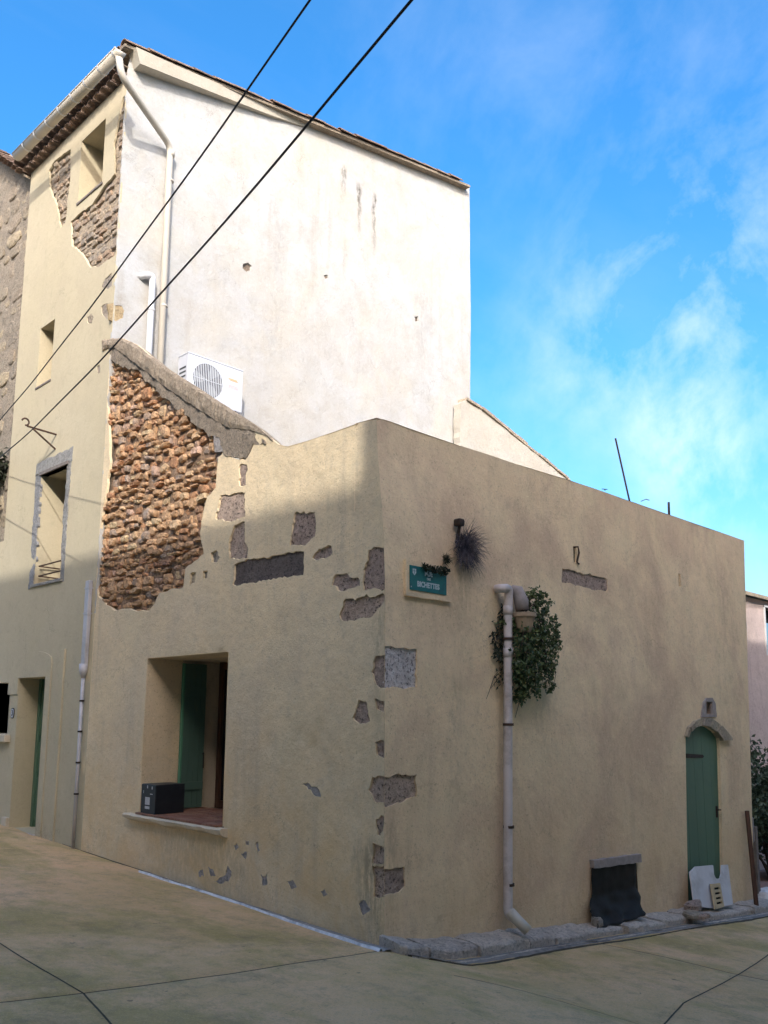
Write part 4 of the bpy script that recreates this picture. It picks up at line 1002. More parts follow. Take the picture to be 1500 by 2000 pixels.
pipe('long_drainpipe', path, .052, 'pvc_beige', 'long beige drainpipe bending from the eave gutter down the white wall',
     clamps=[(Vector((a_.x, a_.y, WP(331, 353).z)), dn), (Vector((a_.x, a_.y, WP(320, 598).z)), dn), (Vector((a_.x, a_.y, WP(331, 353).z)), dn)][:2], joints=[(Vector((a_.x, a_.y, a_.z-.12)), dn)])
q0, q1 = WP(297, 548), WP(291, 695); q0.x = q1.x = (q0.x+q1.x)/2
pipe('short_white_pipe', bend([WP(281, 537)+Vector((-.02, .12, 0)), WP(283, 537), Vector((q0.x, q0.y, WP(297, 538).z)), Vector((q0.x, q0.y, 4.1))], .07, 5), .05, 'pvc_white', 'short bright white pipe with an elbow beside the long drainpipe', clamps=[(Vector((q0.x, q0.y, WP(294, 605).z)), dn)])
AP = lambda x, y, c=.06: FA.P(*FA.px(x, y, c), c)
u0, u1, u2 = AP(175, 1133), AP(161, 1305), AP(142, 1654, .03)
ay = (u0.y+u1.y+u2.y)/3
t = empty('rain_pipe', Vector((-.05, ay, g(0, ay))), 'thin grey pipe with a wide pale upper guard left of the deep window', 'drainpipe')
MB().box(-ay-.055, -ay+.055, u1.z, u0.z, .01, .07, .012).box(-ay-.06, -ay+.06, u0.z-.12, u0.z-.1, .0, .077).box(-ay-.06, -ay+.06, (u0.z*.62+u1.z*.38)-.01, (u0.z*.62+u1.z*.38)+.01, .0, .077).build('pipe_guard', 'zinc_grey', t, FA)
MB().tube([(-.05, ay, u1.z+.06), (-.05, ay, u1.z-.04), (-.045, ay, u1.z-.14)], [.06, .058, .026], 12).build('reducer', 'zinc_grey', t, smooth=True)
MB().tube([(-.045, ay, u1.z-.1), (-.045, ay, g(0, ay)-.02)], .024, 10).build('pipe', 'zinc_grey', t, smooth=True)
for k in range(4): MB().tube([(-.045, ay, u1.z-.45-k*.42-.012), (-.045, ay, u1.z-.45-k*.42+.012)], .034, 10).build('clamp', 'iron_dark', t)
BP = lambda x, y, c=.1: FB.P(*FB.px(x, y, c), c)
pp = BP(992, 1190); pq = BP(994, 1782)
bx = lambda z_: pp.lerp(pq, (pp.z-z_)/(pp.z-pq.z))
topz = BP(985, 1148).z
e0 = BP(976, 1150, 0)+Vector((-.02, .08, 0)); e1 = BP(980, 1149, .12)
bot = BP(992, 1785)
path = bend([e0, e1, Vector((pp.x, e1.y, topz+.0)), bx(topz-.3), bot, BP(1010, 1798, .22), BP(1030, 1816, .30)], .10, 6)
cl3 = [(bx(BP(992, y_).z), dn) for y_ in (1248, 1415, 1615, 1728)]
pipe('side_drainpipe', path, .047, 'pvc_grey', 'grey plastic drainpipe with elbows at both ends on the shaded side wall', clamps=cl3, clampmat='iron_rust', joints=[(bx(topz-.24), dn), (bx(BP(992, 1275).z), dn)])
MB().tube(bend([BP(997, 1782, .14)-Vector((0, 0, 0)), BP(1012, 1799, .235), BP(1031, 1818, .31)], .08), .054, 12).build('elbow', 'pvc_beige', bpy.data.objects['side_drainpipe'], smooth=True)

# ------------------------------------------------------------------ air conditioner on the white wall
c_ = .42
al, at_ = FW.px(368, 691, c_); ar_, _ = FW.px(475, 724, c_); ab = FW.px(473, 807, c_)[1]; at_ = (at_+FW.px(475, 724, c_)[1])/2
ac = empty('air_conditioner', FW.P((al+ar_)/2, ab, c_-.14), 'white air conditioner unit with a round fan grille on the tall white wall', 'air conditioner')
MB().box(al, ar_, ab, at_, c_-.28, c_, .012).build('casing', 'ac_white', ac, FW)
MB().box(al-.005, ar_+.005, at_, at_+.02, c_-.285, c_+.006, .006).build('lid', 'ac_white', ac, FW)
fx, fy = FW.px(405, 746, c_); fr = min(.27, (at_-ab)*.43); fy = (at_+ab)/2
w = al+(ar_-al)*.66
fm = MB(); N_ = 28
sq = [(al+.05, ab+.05), (w, ab+.05), (w, at_-.05), (al+.05, at_-.05)]
fx = (al+.05+w)/2
cir = [(fx+fr*math.cos(2*math.pi*k/N_), fy+fr*math.sin(2*math.pi*k/N_)) for k in range(N_)]
vo, T = sheet(sq, [cir], 0); n0 = len(vo)
V = [(p.x, p.y, c_+.012) for p in vo]; Fc = list(T)
k0 = len(V); V += [(x, y, c_+.012) for x, y in cir]+[(x, y, c_+.001) for x, y in cir]
Fc += [(k0+i, k0+(i+1) % N_, k0+N_+(i+1) % N_, k0+N_+i) for i in range(N_)]
k0 = len(V); V += [(x, y, c_+.012) for x, y in sq]+[(x, y, c_) for x, y in sq]; Fc += [(k0+i, k0+4+i, k0+4+(i+1) % 4, k0+(i+1) % 4) for i in range(4)]
mk('fan_panel', V, Fc, 'ac_white', ac, FW)
MB().prism(cir, c_+.0005, c_+.003).build('fan_opening', 'ac_dark', ac, FW)
for k in range(3):
    th = k*2.094+.5; P = [(fx+.03*math.cos(th), fy+.03*math.sin(th))]+[(fx+fr*.93*math.cos(th+d), fy+fr*.93*math.sin(th+d)) for d in (.1, .3, .5, .7, .85)]+[(fx+fr*.45*math.cos(th+1.0), fy+fr*.45*math.sin(th+1.0))]
    MB().prism(P, c_+.0035, c_+.006).build('fan_blade', 'ac_fan', ac, FW)
gm = MB()
for k in range(-8, 9):
    x = fx+k*fr/8.6; h = math.sqrt(max(0, fr*fr-(x-fx)**2))
    if h > .03: gm.tube([(x, fy-h, c_+.016), (x, fy+h, c_+.016)], .006, 5)
gm.tube([(fx-fr, fy, c_+.016), (fx+fr, fy, c_+.016)], .005, 5)
gm.build('fan_grille', 'ac_white', ac, FW)
MB().box(w+.07, w+.24, fy+.14, fy+.165, c_, c_+.002).box(w+.10, w+.27, fy+.125, fy+.138, c_, c_+.002).build('orange_sticker', 'sticker_orange', ac, FW)
MB().box(w+.07, w+.26, fy+.0, fy+.06, c_, c_+.002).build('pink_sticker', 'sticker_pink', ac, FW)
m = MB()
for k in range(6): m.box(.0, .0, 0, 0, 0, 0) if False else m.add([(al-.003, ab+.12+k*.07+dy, c_-dz_) for dz_ in (.05, .23) for dy in (0, .03)], [(0, 1, 3, 2)])
m.build('side_vent', 'ac_dark', ac, FW)
MB().box(al+.1, al+.14, ab-.04, ab, .0, c_, .0).box(ar_-.14, ar_-.1, ab-.04, ab, .0, c_).box(al+.1, al+.14, ab-.35, ab-.04, .0, .03).box(ar_-.14, ar_-.1, ab-.35, ab-.04, .0, .03).build('wall_bracket', 'iron_dark', ac, FW)

# ------------------------------------------------------------------ iron bracket over the tall window
k1 = FA.P(*FA.px(110, 849)); k2 = FA.P(*FA.px(101, 882)); k2.y = k1.y; 
def on_plane_y(px_, py_, y): 
    d = ray(px_, py_); t_ = (y-CAM.y)/d.y; return CAM+d*t_
tip = on_plane_y(53, 832, k1.y); j1 = on_plane_y(64, 837, k1.y); curl = on_plane_y(46, 826, k1.y)
bm_ = MB().tube([k1+Vector((.02, 0, 0)), tip], .016, 8).tube([k2+Vector((.02, 0, 0)), j1], .016, 8)
cc = tip+Vector((-.03, 0, .06)); bm_.tube([cc+Vector((.055*math.sin(t), 0, -.055*math.cos(t))) for t in [x*.5 for x in range(0, 10)]], .014, 8)
tag(bm_.build('wall_bracket', 'iron_rust'), 'rusty triangular iron bracket with a curled tip above the tall window', 'bracket')

# ------------------------------------------------------------------ overhead cables
def cable(name, near_px, dn_, far_px, fc, r, sag, label, mid):
    d = ray(*near_px).normalized(); Np = CAM+d*dn_
    Fp = FA.P(*FA.px(*far_px, fc), fc)
    P = []
    ext = 2.2
    for i in range(61):
        t = -0.0+i/60
        q = Fp.lerp(Np, t*ext) if False else Fp+(Np-Fp)*(t*ext)
        s_ = t*ext; q.z += -sag*4*s_*(1-s_) + .006*math.sin(t*60)
        P.append(q)
    m_ = MB(); m_.tube(P, r, 7)
    return tag(m_.build(name, 'cable_black', smooth=True), label, 'cable', 'overhead cables')
# the sag is balanced so each cable still passes where the photo shows it
cable('overhead_cable', (612, -8), 6.5, (-60, 885), .1, .0075, .20, 'upper black overhead cable crossing the white wall from the roof to the left edge', None)
cable('overhead_cable', (812, -8), 5.0, (-70, 945), .1, .0078, .28, 'lower black overhead cable passing in front of the iron bracket', None)

# ------------------------------------------------------------------ computer on the sill
cl0 = FA.px(276, 1590, .0); 
pc0 = FA.px(276, 1592, .03)[0]; pc1 = FA.px(304, 1593, .03)[0]; ph = (1593-1536)/(1593-1536)*0
hh = FA.px(276, 1535, .03)[1]-FA.px(276, 1592, .03)[1]
pcs = empty('computer', FA.P((pc0+pc1)/2, SILLZ+.016, -.15), 'black computer tower with white stickers standing on the tiled window sill', 'computer')
zb_ = SILLZ+.014
MB().box(pc0, pc1, zb_, zb_+hh, -.36, .03, .006).build('case', 'computer_black', pcs, FA)
MB().box(pc0-.0, pc1+.0, zb_-.0, zb_+hh-.004, .031, .045, .006).build('front_panel', 'computer_black', pcs, FA)
w = pc1-pc0
MB().box(pc0+w*.3, pc0+w*.62, zb_+hh*.30, zb_+hh*.56, .045, .0465).build('label', 'label_white', pcs, FA)
MB().box(pc0+w*.3, pc0+w*.62, zb_+hh*.16, zb_+hh*.25, .045, .0465).build('label', 'label_white', pcs, FA)
MB().box(pc0+w*.4, pc0+w*.46, zb_+hh*.86, zb_+hh*.96, .045, .0465).box(pc0+w*.72, pc0+w*.78, zb_+hh*.84, zb_+hh*.94, .045, .0465).box(pc0+w*.15, pc0+w*.18, zb_+hh*.68, zb_+hh*.78, .045, .0465).box(pc0+w*.62, pc0+w*.8, zb_+hh*.66, zb_+hh*.69, .045, .0465).build('drive_marks', 'label_white', pcs, FA)

# ------------------------------------------------------------------ lettering helper
def text(name, s_, size, fr_, a, b, c, mat, parent, rot=0, ex=.001, sx=1.0, bold=0.0):
    cu = bpy.data.curves.new(name, 'FONT'); cu.body = s_; cu.size = size; cu.extrude = ex; cu.align_x = 'CENTER'; cu.align_y = 'CENTER'; cu.offset = bold; cu.resolution_u = 3
    tmp = bpy.data.objects.new(name, cu); COL.objects.link(tmp); bpy.context.view_layer.update()
    me = bpy.data.meshes.new_from_object(tmp.evaluated_get(bpy.context.evaluated_depsgraph_get())); bpy.data.objects.remove(tmp)
    cr0, sr0 = math.cos(rot), math.sin(rot)
    V = [(a+(v.co.x*sx)*cr0-v.co.y*sr0, b+(v.co.x*sx)*sr0+v.co.y*cr0, c+v.co.z) for v in me.vertices]; F = [tuple(p.vertices) for p in me.polygons]
    return mk(name, V, F, mat, parent, fr_)

# ------------------------------------------------------------------ street name sign
sf = FB.poly([(789, 1093), (877, 1112), (876, 1175), (788, 1163)])
sg = empty('street_sign', FB.P((sf[0][0]+sf[1][0])/2, sf[3][1], .03), 'teal enamel street name plate in a raised plaster frame near the corner', 'street sign')
sp = FB.poly([(799, 1106), (871, 1114), (870, 1162), (799, 1152)], .03)
pa0 = (sp[0][0]+sp[3][0])/2; pa1 = (sp[1][0]+sp[2][0])/2; pz1 = (sp[0][1]+sp[1][1])/2; pz0 = (sp[2][1]+sp[3][1])/2
a0 = (sf[0][0]+sf[3][0])/2; a1 = (sf[1][0]+sf[2][0])/2; z1 = (sf[0][1]+sf[1][1])/2; z0 = (sf[2][1]+sf[3][1])/2
z1 = max(z1, pz1+.05); z0 = min(z0, pz0-.06)
skin('plaster_frame', FB, rough(rect(a0, a1, z0, z1), .06, .004, 3), [], .06, 'plaster_side', sg, grid=.05, c0=.035, amp=.003)
sr = -.0
bm = MB().box(pa0, pa1, pz0, pz1, .034, .042, .003); bm.build('name_plate', 'sign_teal', sg, FB)
pw = pa1-pa0; phh = pz1-pz0; cxs = (pa0+pa1)/2
rule = MB()
text('lettering', 'RUE', phh*.27, FB, cxs, pz0+phh*.74, .0425, 'sign_white', sg, bold=.002)
text('lettering', 'DES', phh*.14, FB, cxs, pz0+phh*.53, .0425, 'sign_white', sg, bold=.001)
text('lettering', 'BICHETTES', phh*.30, FB, cxs-.005, pz0+phh*.27, .0425, 'sign_white', sg, sx=.92, bold=.003)
e0_, e1_ = pa0+pw*.07, pa0+pw*.16; ez = pz1-phh*.13
MB().prism([(e0_, ez), (e1_, ez), (e1_, ez-phh*.17), ((e0_+e1_)/2, ez-phh*.27), (e0_, ez-phh*.17)], .042, .0435).build('town_shield', 'sign_white', sg, FB)
MB().box(e0_+pw*.01, e1_-pw*.01, ez-phh*.10, ez-phh*.08, .0436, .0442).box((e0_+e1_)/2-.003, (e0_+e1_)/2+.003, ez-phh*.2, ez-phh*.02, .0436, .0442).build('shield_bars', 'sign_teal', sg, FB)
MB().box(pa1-pw*.06, pa1-pw*.03, pz1-phh*.2, pz1-phh*.12, .042, .0445).box(pa0+pw*.02, pa0+pw*.04, pz0+phh*.1, pz0+phh*.15, .042, .0445).build('fixing_screw', 'label_white', sg, FB)

# ------------------------------------------------------------------ dry tufts on the side wall
def tuft(name, cx_, cz_, n, rad, drop, mat, label, cat, sd, spread=1.0, thin=.0025, grp=None):
    r = random.Random(sd); V = []; F = []; T = []
    for i in range(n):
        o0 = Vector((cx_+r.gauss(0, .25)*rad, cz_+r.gauss(0, .3)*rad, .01+r.random()*.06))
        th = r.uniform(0, 2*math.pi); out = Vector((math.cos(th)*spread, math.sin(th)*.85, r.uniform(.1, .9))).normalized(); L = rad*r.uniform(.4, 1.25)
        pts = []; p = o0.copy(); d = out.copy()
        for k in range(5):
            pts.append(p.copy()); p = p+d*L/4; d = (d+Vector((0, -drop*r.uniform(.2, .6), -.05))).normalized(); p.z = max(p.z, .004)
        wd = Vector((r.gauss(0, 1), r.gauss(0, 1), r.gauss(0, 1))).normalized()*thin; k0 = len(V); t_ = r.random()
        for k, q in enumerate(pts): s_ = 1-k/5; V += [q+wd*s_, q-wd*s_]; T += [t_, t_]
        F += [(k0+2*k, k0+2*k+1, k0+2*k+3, k0+2*k+2) for k in range(4)]
    return tag(mk(name, V, F, mat, None, FB, tone=T), label, cat, grp)
c0_ = FB.px(903, 1072)
tuft('dry_tuft', c0_[0], c0_[1], 1700, .215, .62, 'straw_grey', 'large dry grey-purple tuft of weeds hanging on the side wall below an iron spike', 'plant', 3)
c1_ = FB.px(865, 1094); tuft('moss_tuft', c1_[0], c1_[1], 260, .06, .3, 'moss_dark', 'small dark round moss tuft just above the right end of the street sign', 'plant', 4, thin=.003)
c2_ = FB.px(850, 1113, .04)
r = random.Random(8)
V, F, T = leaves(220, lambda r: (Vector((c2_[0]+r.uniform(-.22, .16), c2_[1]+.015-abs(r.gauss(0, .03))+r.uniform(-.01, .02), .05+r.random()*.03)), Vector((0, 0, 1))), .022, 12)
tag(mk('creeper', V, F, 'moss_dark', None, FB, tone=T), 'dark creeper trailing over the top edge of the street sign', 'plant')
sp0 = FB.px(890, 1024); sp1 = FB.px(889, 1052)
tag(MB().tube([(sp0[0], sp1[1]-.05, .01), (sp0[0], sp0[1]-.03, .05), (sp0[0], sp0[1], .05)], .018, 8).box(sp0[0]-.04, sp0[0]+.045, sp0[1]-.03, sp0[1]+.05, .0, .09, .02).build('wall_spike', 'iron_dark', None, FB), 'black iron spike standing out of the side wall above the dry tuft', 'hook')
h_ = FB.px(1122, 1072); h2 = FB.px(1124, 1098)
tag(MB().tube([(h_[0], h_[1]+.02, -.03), (h_[0], h_[1]+.02, .05), (h_[0]+.02, h_[1]-.05, .05), (h_[0]+.02, h2[1], .015), (h_[0]+.06, h2[1]-.02, .02)], .012, 8).build('wall_hook', 'iron_rust', None, FB), 'rusty iron hook in a slot of the side wall above the bare stone', 'hook')

# ------------------------------------------------------------------ hanging pot with evergreen creeper, grey bottle behind the pipe
def fx_(x, y, c): return Vector((*FB.px(x, y, c), c))
pc_ = fx_(1024, 1200, .20); pb = fx_(1030, 1236, .20)
pot = empty('hanging_pot', FB.P(pc_.x, pb.y, .2), 'small tan clay pot fixed to the side wall beside the drainpipe', 'pot')
V = []; F = []; seg = 16; prof = [(.0, pb.y), (.07, pb.y), (.115, pc_.y-.03), (.13, pc_.y-.03), (.13, pc_.y+.015), (.11, pc_.y+.015), (.10, pc_.y-.04), (0, pc_.y-.05)]
for rr, zz in prof:
    for k in range(seg): th = 2*math.pi*k/seg; V.append((pc_.x+rr*math.cos(th), zz, .2+rr*math.sin(th)))
F = [(i*seg+k, (i+1)*seg+k, (i+1)*seg+(k+1) % seg, i*seg+(k+1) % seg) for i in range(len(prof)-1) for k in range(seg)]
mk('pot_body', V, F, 'pot_clay', pot, FB, smooth=False)
MB().box(pc_.x-.02, pc_.x+.02, pc_.y-.06, pc_.y-.03, 0, .1).build('pot_bracket', 'iron_rust', pot, FB)
st = fx_(1013, 1152, .16); sb = fx_(1016, 1198, .16)
tag(MB().tube([(st.x-.05, st.y+.02, .1), (st.x, st.y, .14), (st.x+.03, (st.y+sb.y)/2, .17), (st.x+.03, sb.y+.03, .18)], [.035, .065, .08, .07], 12).build('grey_bundle', 'lintel_grey', None, FB, smooth=True), 'rounded grey bundle stuck between the drainpipe elbow and the pot', 'bundle')
plant = empty('creeper_plant', FB.P(pc_.x, pc_.y-.6, .1), 'dark green bushy creeper spilling from the pot beside the drainpipe', 'plant')
blobs = [(1040, 1185, 22, .16), (1030, 1165, 14, .14), (1052, 1195, 16, .14), (1010, 1225, 22, .12), (1040, 1240, 34, .2), (1068, 1230, 20, .18), (1060, 1262, 26, .18), (1025, 1275, 34, .2), (1060, 1295, 24, .17), (1012, 1305, 24, .14), (1030, 1320, 26, .15), (1068, 1312, 11, .12), (1073, 1335, 8, .1), (1014, 1345, 17, .1), (1082, 1262, 10, .14), (1078, 1300, 7, .1), (1075, 1347, 5, .08), (1046, 1350, 9, .1), (1058, 1168, 9, .14), (1078, 1222, 8, .16), (1005, 1365, 6, .06), (983, 1215, 8, .06), (985, 1245, 7, .05)]
bl3 = []
for x, y, rr, c in blobs:
    p = fx_(x, y, c); q = fx_(x+rr, y, c); bl3.append((p, abs(q.x-p.x), rr*1.15))
wts = [b[2]**2 for b in bl3]
def fpos(r):
    b = r.choices(bl3, wts)[0]; b = (b[0], b[1]*.72, b[2]); v = Vector((r.gauss(0, 1), r.gauss(0, 1), r.gauss(0, 1))).normalized(); s_ = r.random()**.33
    p = b[0]+Vector((v.x*b[1]*s_*1.02, v.y*b[1]*s_*1.1, v.z*min(b[1], .16)*s_)); p.z = max(.02, p.z); return p, v
V, F, T = leaves(2300, fpos, .036, 5, 1.3, Vector((0, -.5, .3)))
mk('foliage', V, F, 'leaf_green', plant, FB, tone=T)
ts = MB(); r = random.Random(9); SV = []; SF = []; STn = []
for (xa, ya, xb, yb) in ((1072, 1290, 1079, 1345), (1060, 1300, 1066, 1352), (1040, 1320, 1046, 1362), (1022, 1335, 1012, 1378), (1075, 1225, 1090, 1262), (1078, 1240, 1088, 1290), (1050, 1170, 1062, 1162), (1036, 1160, 1045, 1150), (1070, 1205, 1084, 1215), (1055, 1290, 1056, 1340), (1016, 1350, 1018, 1372), (1066, 1180, 1072, 1176)):
    p0, p1 = fx_(xa, ya, .16), fx_(xb, yb, .13); md = p0.lerp(p1, .5)+Vector((.03, .0, .05)); ts.tube([p0, md, p1], [.004, .003, .0015], 4)
    V, F, T = leaves(26, lambda r: (p0.lerp(p1, r.random())+Vector((r.gauss(0, .02), r.gauss(0, .02), r.gauss(0, .02)+.02)), Vector((0, 0, 1))), .034, r.randint(0, 999), 1.3, Vector((0, -.5, .3)))
    n0 = len(SV); SV += V; SF += [tuple(i+n0 for i in f) for f in F]; STn += T
ts.build('shoots', 'bark', plant, FB)['kind'] = 'stuff'
mk('shoot_leaves', SV, SF, 'leaf_green', plant, FB, tone=STn)
sm_ = MB(); r = random.Random(2)
for i in range(26):
    b = r.choice(bl3); p0 = Vector((pc_.x+r.uniform(-.08, .08), pc_.y, .2)); p1 = b[0]; mid = p0.lerp(p1, .5)+Vector((r.uniform(-.05, .05), .08, .06))
    sm_.tube([p0, mid, p1], [.006, .005, .003], 5)
sm_.build('stems', 'bark', plant, FB)
rt = MB()
for (xa, ya, xb, yb) in ((984, 1235, 960, 1240), (984, 1240, 968, 1275), (986, 1300, 966, 1320), (966, 1320, 950, 1365), (988, 1290, 975, 1305), (1016, 1360, 1006, 1402), (985, 1200, 972, 1205), (984, 1260, 972, 1290), (985, 1225, 962, 1262), (987, 1310, 958, 1345)):
    p0, p1 = fx_(xa, ya, .03), fx_(xb, yb, .012); mid = p0.lerp(p1, .5)+Vector((-.01, .02, .02)); rt.tube([p0, mid, p1], [.005, .004, .002], 4)
rt.build('dry_stems', 'bark', plant, FB)['kind'] = 'stuff'
r = random.Random(3)
bl4 = [fx_(x, y, .03) for x, y in ((978, 1212), (980, 1230), (976, 1244), (968, 1250), (980, 1262), (974, 1280), (966, 1262), (980, 1195), (962, 1240), (972, 1322), (984, 1285))]
V, F, T = leaves(330, lambda r: (r.choice(bl4)+Vector((r.gauss(0, .035), r.gauss(0, .06), abs(r.gauss(0, .02)))), Vector((0, 0, 1))), .022, 7, 2.2, Vector((0, -.8, 0)))
mk('withered_leaves', V, F, 'moss_dark', plant, FB, tone=T)

# ------------------------------------------------------------------ kerb of single stones, gutter and wall-foot cement
wallfoot = [(735, 1852), (783, 1850), (820, 1845), (900, 1840), (985, 1818), (1050, 1808), (1110, 1798), (1200, 1790), (1262, 1786), (1340, 1777), (1400, 1768), (1475, 1756)]
kb = [(743, 1868), (795, 1870), (822, 1874), (913, 1864), (985, 1852), (1050, 1838), (1108, 1826), (1190, 1814), (1262, 1804), (1330, 1796), (1372, 1790), (1430, 1781), (1484, 1773)]
KT = .10
def kerb():
    K = empty('kerb', Vector((0, 0, -.1)), 'worn grey stone kerb along the foot of the side wall', None, None, 'structure')
    cuts = [-.05, .28, .95, 1.75, 2.2, 2.75, 3.6, 4.1, 4.5, 5.2, 5.75, 6.7, 7.2, 8.3]
    wk = lambda x: .30
    for i in range(len(cuts)-1):
        x0, x1 = cuts[i]+.009, cuts[i+1]-.009; V = []; F = []; nx, nyk = 9, 5
        tilt = rnd.uniform(-.012, .012); dzk = rnd.uniform(-.018, .016); wj = rnd.uniform(-.04, .05)
        def top(x, y): return g(x, -.6)+KT+dzk+.035*max(0, 1-abs(y)/.3)*(1 if x < 3 else .6)+tilt*(x-x0)+.016*noise.noise(Vector((x*7, y*7, 1)))+.008*noise.noise(Vector((x*21, y*21, 1)))
        for ix in range(nx):
            x = x0+(x1-x0)*ix/(nx-1); w_ = wk(x)+wj+.025*noise.noise(Vector((x*6, 0, 2)))+.012*noise.noise(Vector((x*19, 0, 2)))
            if i == 0 and ix == 0: w_ *= .8
            for iy in range(nyk): y = -.0+(-w_)*iy/(nyk-1)+.02*(iy == 0); V.append((x, y, top(x, y)-(.012 if iy == nyk-1 or ix in (0, nx-1) else 0)))
            V.append((x, -w_-.012, top(x, -w_)-.03)); V.append((x, -w_-.02, g(x, -w_)-.06))
        m_ = nyk+2
        F = [(ix*m_+k, ix*m_+k+1, (ix+1)*m_+k+1, (ix+1)*m_+k) for ix in range(nx-1) for k in range(m_-1)]
        for ix in (0, nx-1):
            n0 = len(V); base = [V[ix*m_+k] for k in range(m_)]; V += base+[(base[0][0], base[0][1], g(base[0][0], 0)-.1)]
            f = tuple(range(n0, n0+m_+1)); F.append(f if ix else f[::-1])
        mk('kerb_stone', V, F, 'kerb_stone', K)
    # thin cement mortar between stones
    V = []; F = []; n = 60
    for k in range(n+1):
        x = -.03+8.2*k/n; V += [(x, .03, g(x, -.6)+KT-.0), (x, -.24, g(x, -.6)+KT-.03), (x, -.265, g(x, -.4)-.05)]
    F = [(3*k+j, 3*k+j+1, 3*k+4+j, 3*k+3+j) for k in range(n) for j in range(2)]
    mk('kerb_mortar', V, F, 'cement_grey', K)
kerb()
def strip(name, pts_in, pts_out, lift, mat, label, kind='structure', jit=.01):
    V = []; F = []; n = len(pts_in)
    for i, (p, q) in enumerate(zip(pts_in, pts_out)):
        for k in range(4):
            a = Vector(p).lerp(Vector(q), k/3); a = a+Vector((noise.noise(Vector((a[0]*6, a[1]*6, k)))*jit, noise.noise(Vector((a[0]*6, a[1]*6, k+9)))*jit))
            V.append((a.x, a.y, g(a.x, a.y)+(lift if 0 < k < 3 else -.012)+.004*noise.noise(Vector((a.x*8, a.y*8, 1)))))
    F = [(i*4+k, (i+1)*4+k, (i+1)*4+k+1, i*4+k+1) for i in range(n-1) for k in range(3)]
    return tag(mk(name, V, [f[::-1] for f in F], mat, smooth=True), label, kind=kind)
xs = [i*.12-.02 for i in range(73)]
tp_ = lambda x: min(1, max(.05, (x+.02)/.5))
strip('gutter_channel', [(x, -.27) for x in xs], [(x, -.31-.20*tp_(x)-.02*math.sin(x*2)-.02*noise.noise(Vector((x*4, 0, 0)))) for x in xs], .010, 'gutter_concrete', 'grey concrete drain channel along the kerb')
strip('gutter_edge', [(x, -.30-.20*tp_(x)-.02*math.sin(x*2)) for x in xs], [(x, -.315-.215*tp_(x)-.025*math.sin(x*2.3)) for x in xs], .013, 'joint_dark', 'dark tar line between drain channel and street', jit=.02)
strip('pale_trace', [(x, -.36-.03*tp_(x)-.02*math.sin(x*3)) for x in xs], [(x, -.375-.05*tp_(x)-.02*math.sin(x*2.3)) for x in xs], .014, 'kerb_stone', 'pale line along the drain channel', jit=.03)  # thin paler strip running along the channel
ys = [i*.07-.14 for i in range(60)]
wob = lambda y: .02*math.sin(y*2.0)+.018*noise.noise(Vector((y*3, 5, 0)))
ed = lambda y: -.10-.075*max(0, 1-y/3.8)-wob(y)
strip('cement_foot', [(.02, y) for y in ys], [(ed(y)-.01, y) for y in ys], .014, 'cement_grey', 'grey cement wedge at the foot of the street wall', jit=.02)
strip('cement_line', [(ed(y)+.012, y) for y in ys], [(ed(y)-.022-.016*max(0, 1-y/2)-.014*noise.noise(Vector((y*5, 9, 0))), y) for y in ys], .020, 'cement_pale', 'pale cement line on the street beside the corner', jit=.018)
# dark strip against the wall foot further left
y2 = [4+i*.12 for i in range(20)]
strip('foot_strip', [(.02, y) for y in y2], [(-.022, y) for y in y2], .006, 'joint_dark', 'dark strip at the foot of the street wall')

# ------------------------------------------------------------------ tarp over the cellar opening
def tarp():
    tl_, tr2 = FB.px(1156, 1695, .04), FB.px(1243, 1683, .04); bl_, br_ = fx_(1158, 1800, .30), fx_(1258, 1797, .38)
    V = []; F = []; nx, ny_ = 22, 30
    for j in range(ny_+1):
        t = j/ny_; fl = sm(t, .5, .8)
        for i in range(nx+1):
            s_ = i/nx
            zt = tl_[1]*(1-s_)+tr2[1]*s_; zb2 = g(3.9, -.3)+KT+.02
            cm = .035+.05*fl+(.14*max(0, (t-.72)/.28)**1.3); yy = 1690+112*t
            xl = 1156-5*sm(t, .45, .62)+12*sm(t, .7, 1); xr = 1243+9*sm(t, .5, .75)+8*sm(t, .85, 1)
            a = FB.px(xl, yy, cm)[0]*(1-s_)+FB.px(xr, yy, cm)[0]*s_
            b = zt*(1-t)+zb2*t
            bul = cm
            c = bul+.006*math.sin(s_*5+t*3)*(.3+t)+.05*max(0, t-.55)*noise.noise(Vector((s_*5, t*7, 2)))*2+.05*noise.noise(Vector((s_*6, t*5, 8)))*t*t+.035*abs(noise.noise(Vector((s_*7+t*4, t*11, 3))))*fl+.008*noise.noise(Vector((s_*9, t*3, 6)))
            a += .04*max(0, t-.5)*noise.noise(Vector((s_*4, t*8, 5))); b += .03*t*noise.noise(Vector((s_*3, t*3, 1)))*(1 if t < .95 else .3)
            V.append((a, b, max(c, .012)))
    F = [(j*(nx+1)+i, (j+1)*(nx+1)+i, (j+1)*(nx+1)+i+1, j*(nx+1)+i+1) for j in range(ny_) for i in range(nx)]
    o = mk('tarpaulin', V, F, 'tarp_black', None, FB, smooth=True)
    sd_ = o.modifiers.new('thick', 'SOLIDIFY'); sd_.thickness = .004
    tag(o, 'black tarpaulin hanging over the low cellar opening and crumpled on the kerb', 'tarpaulin')
tarp()

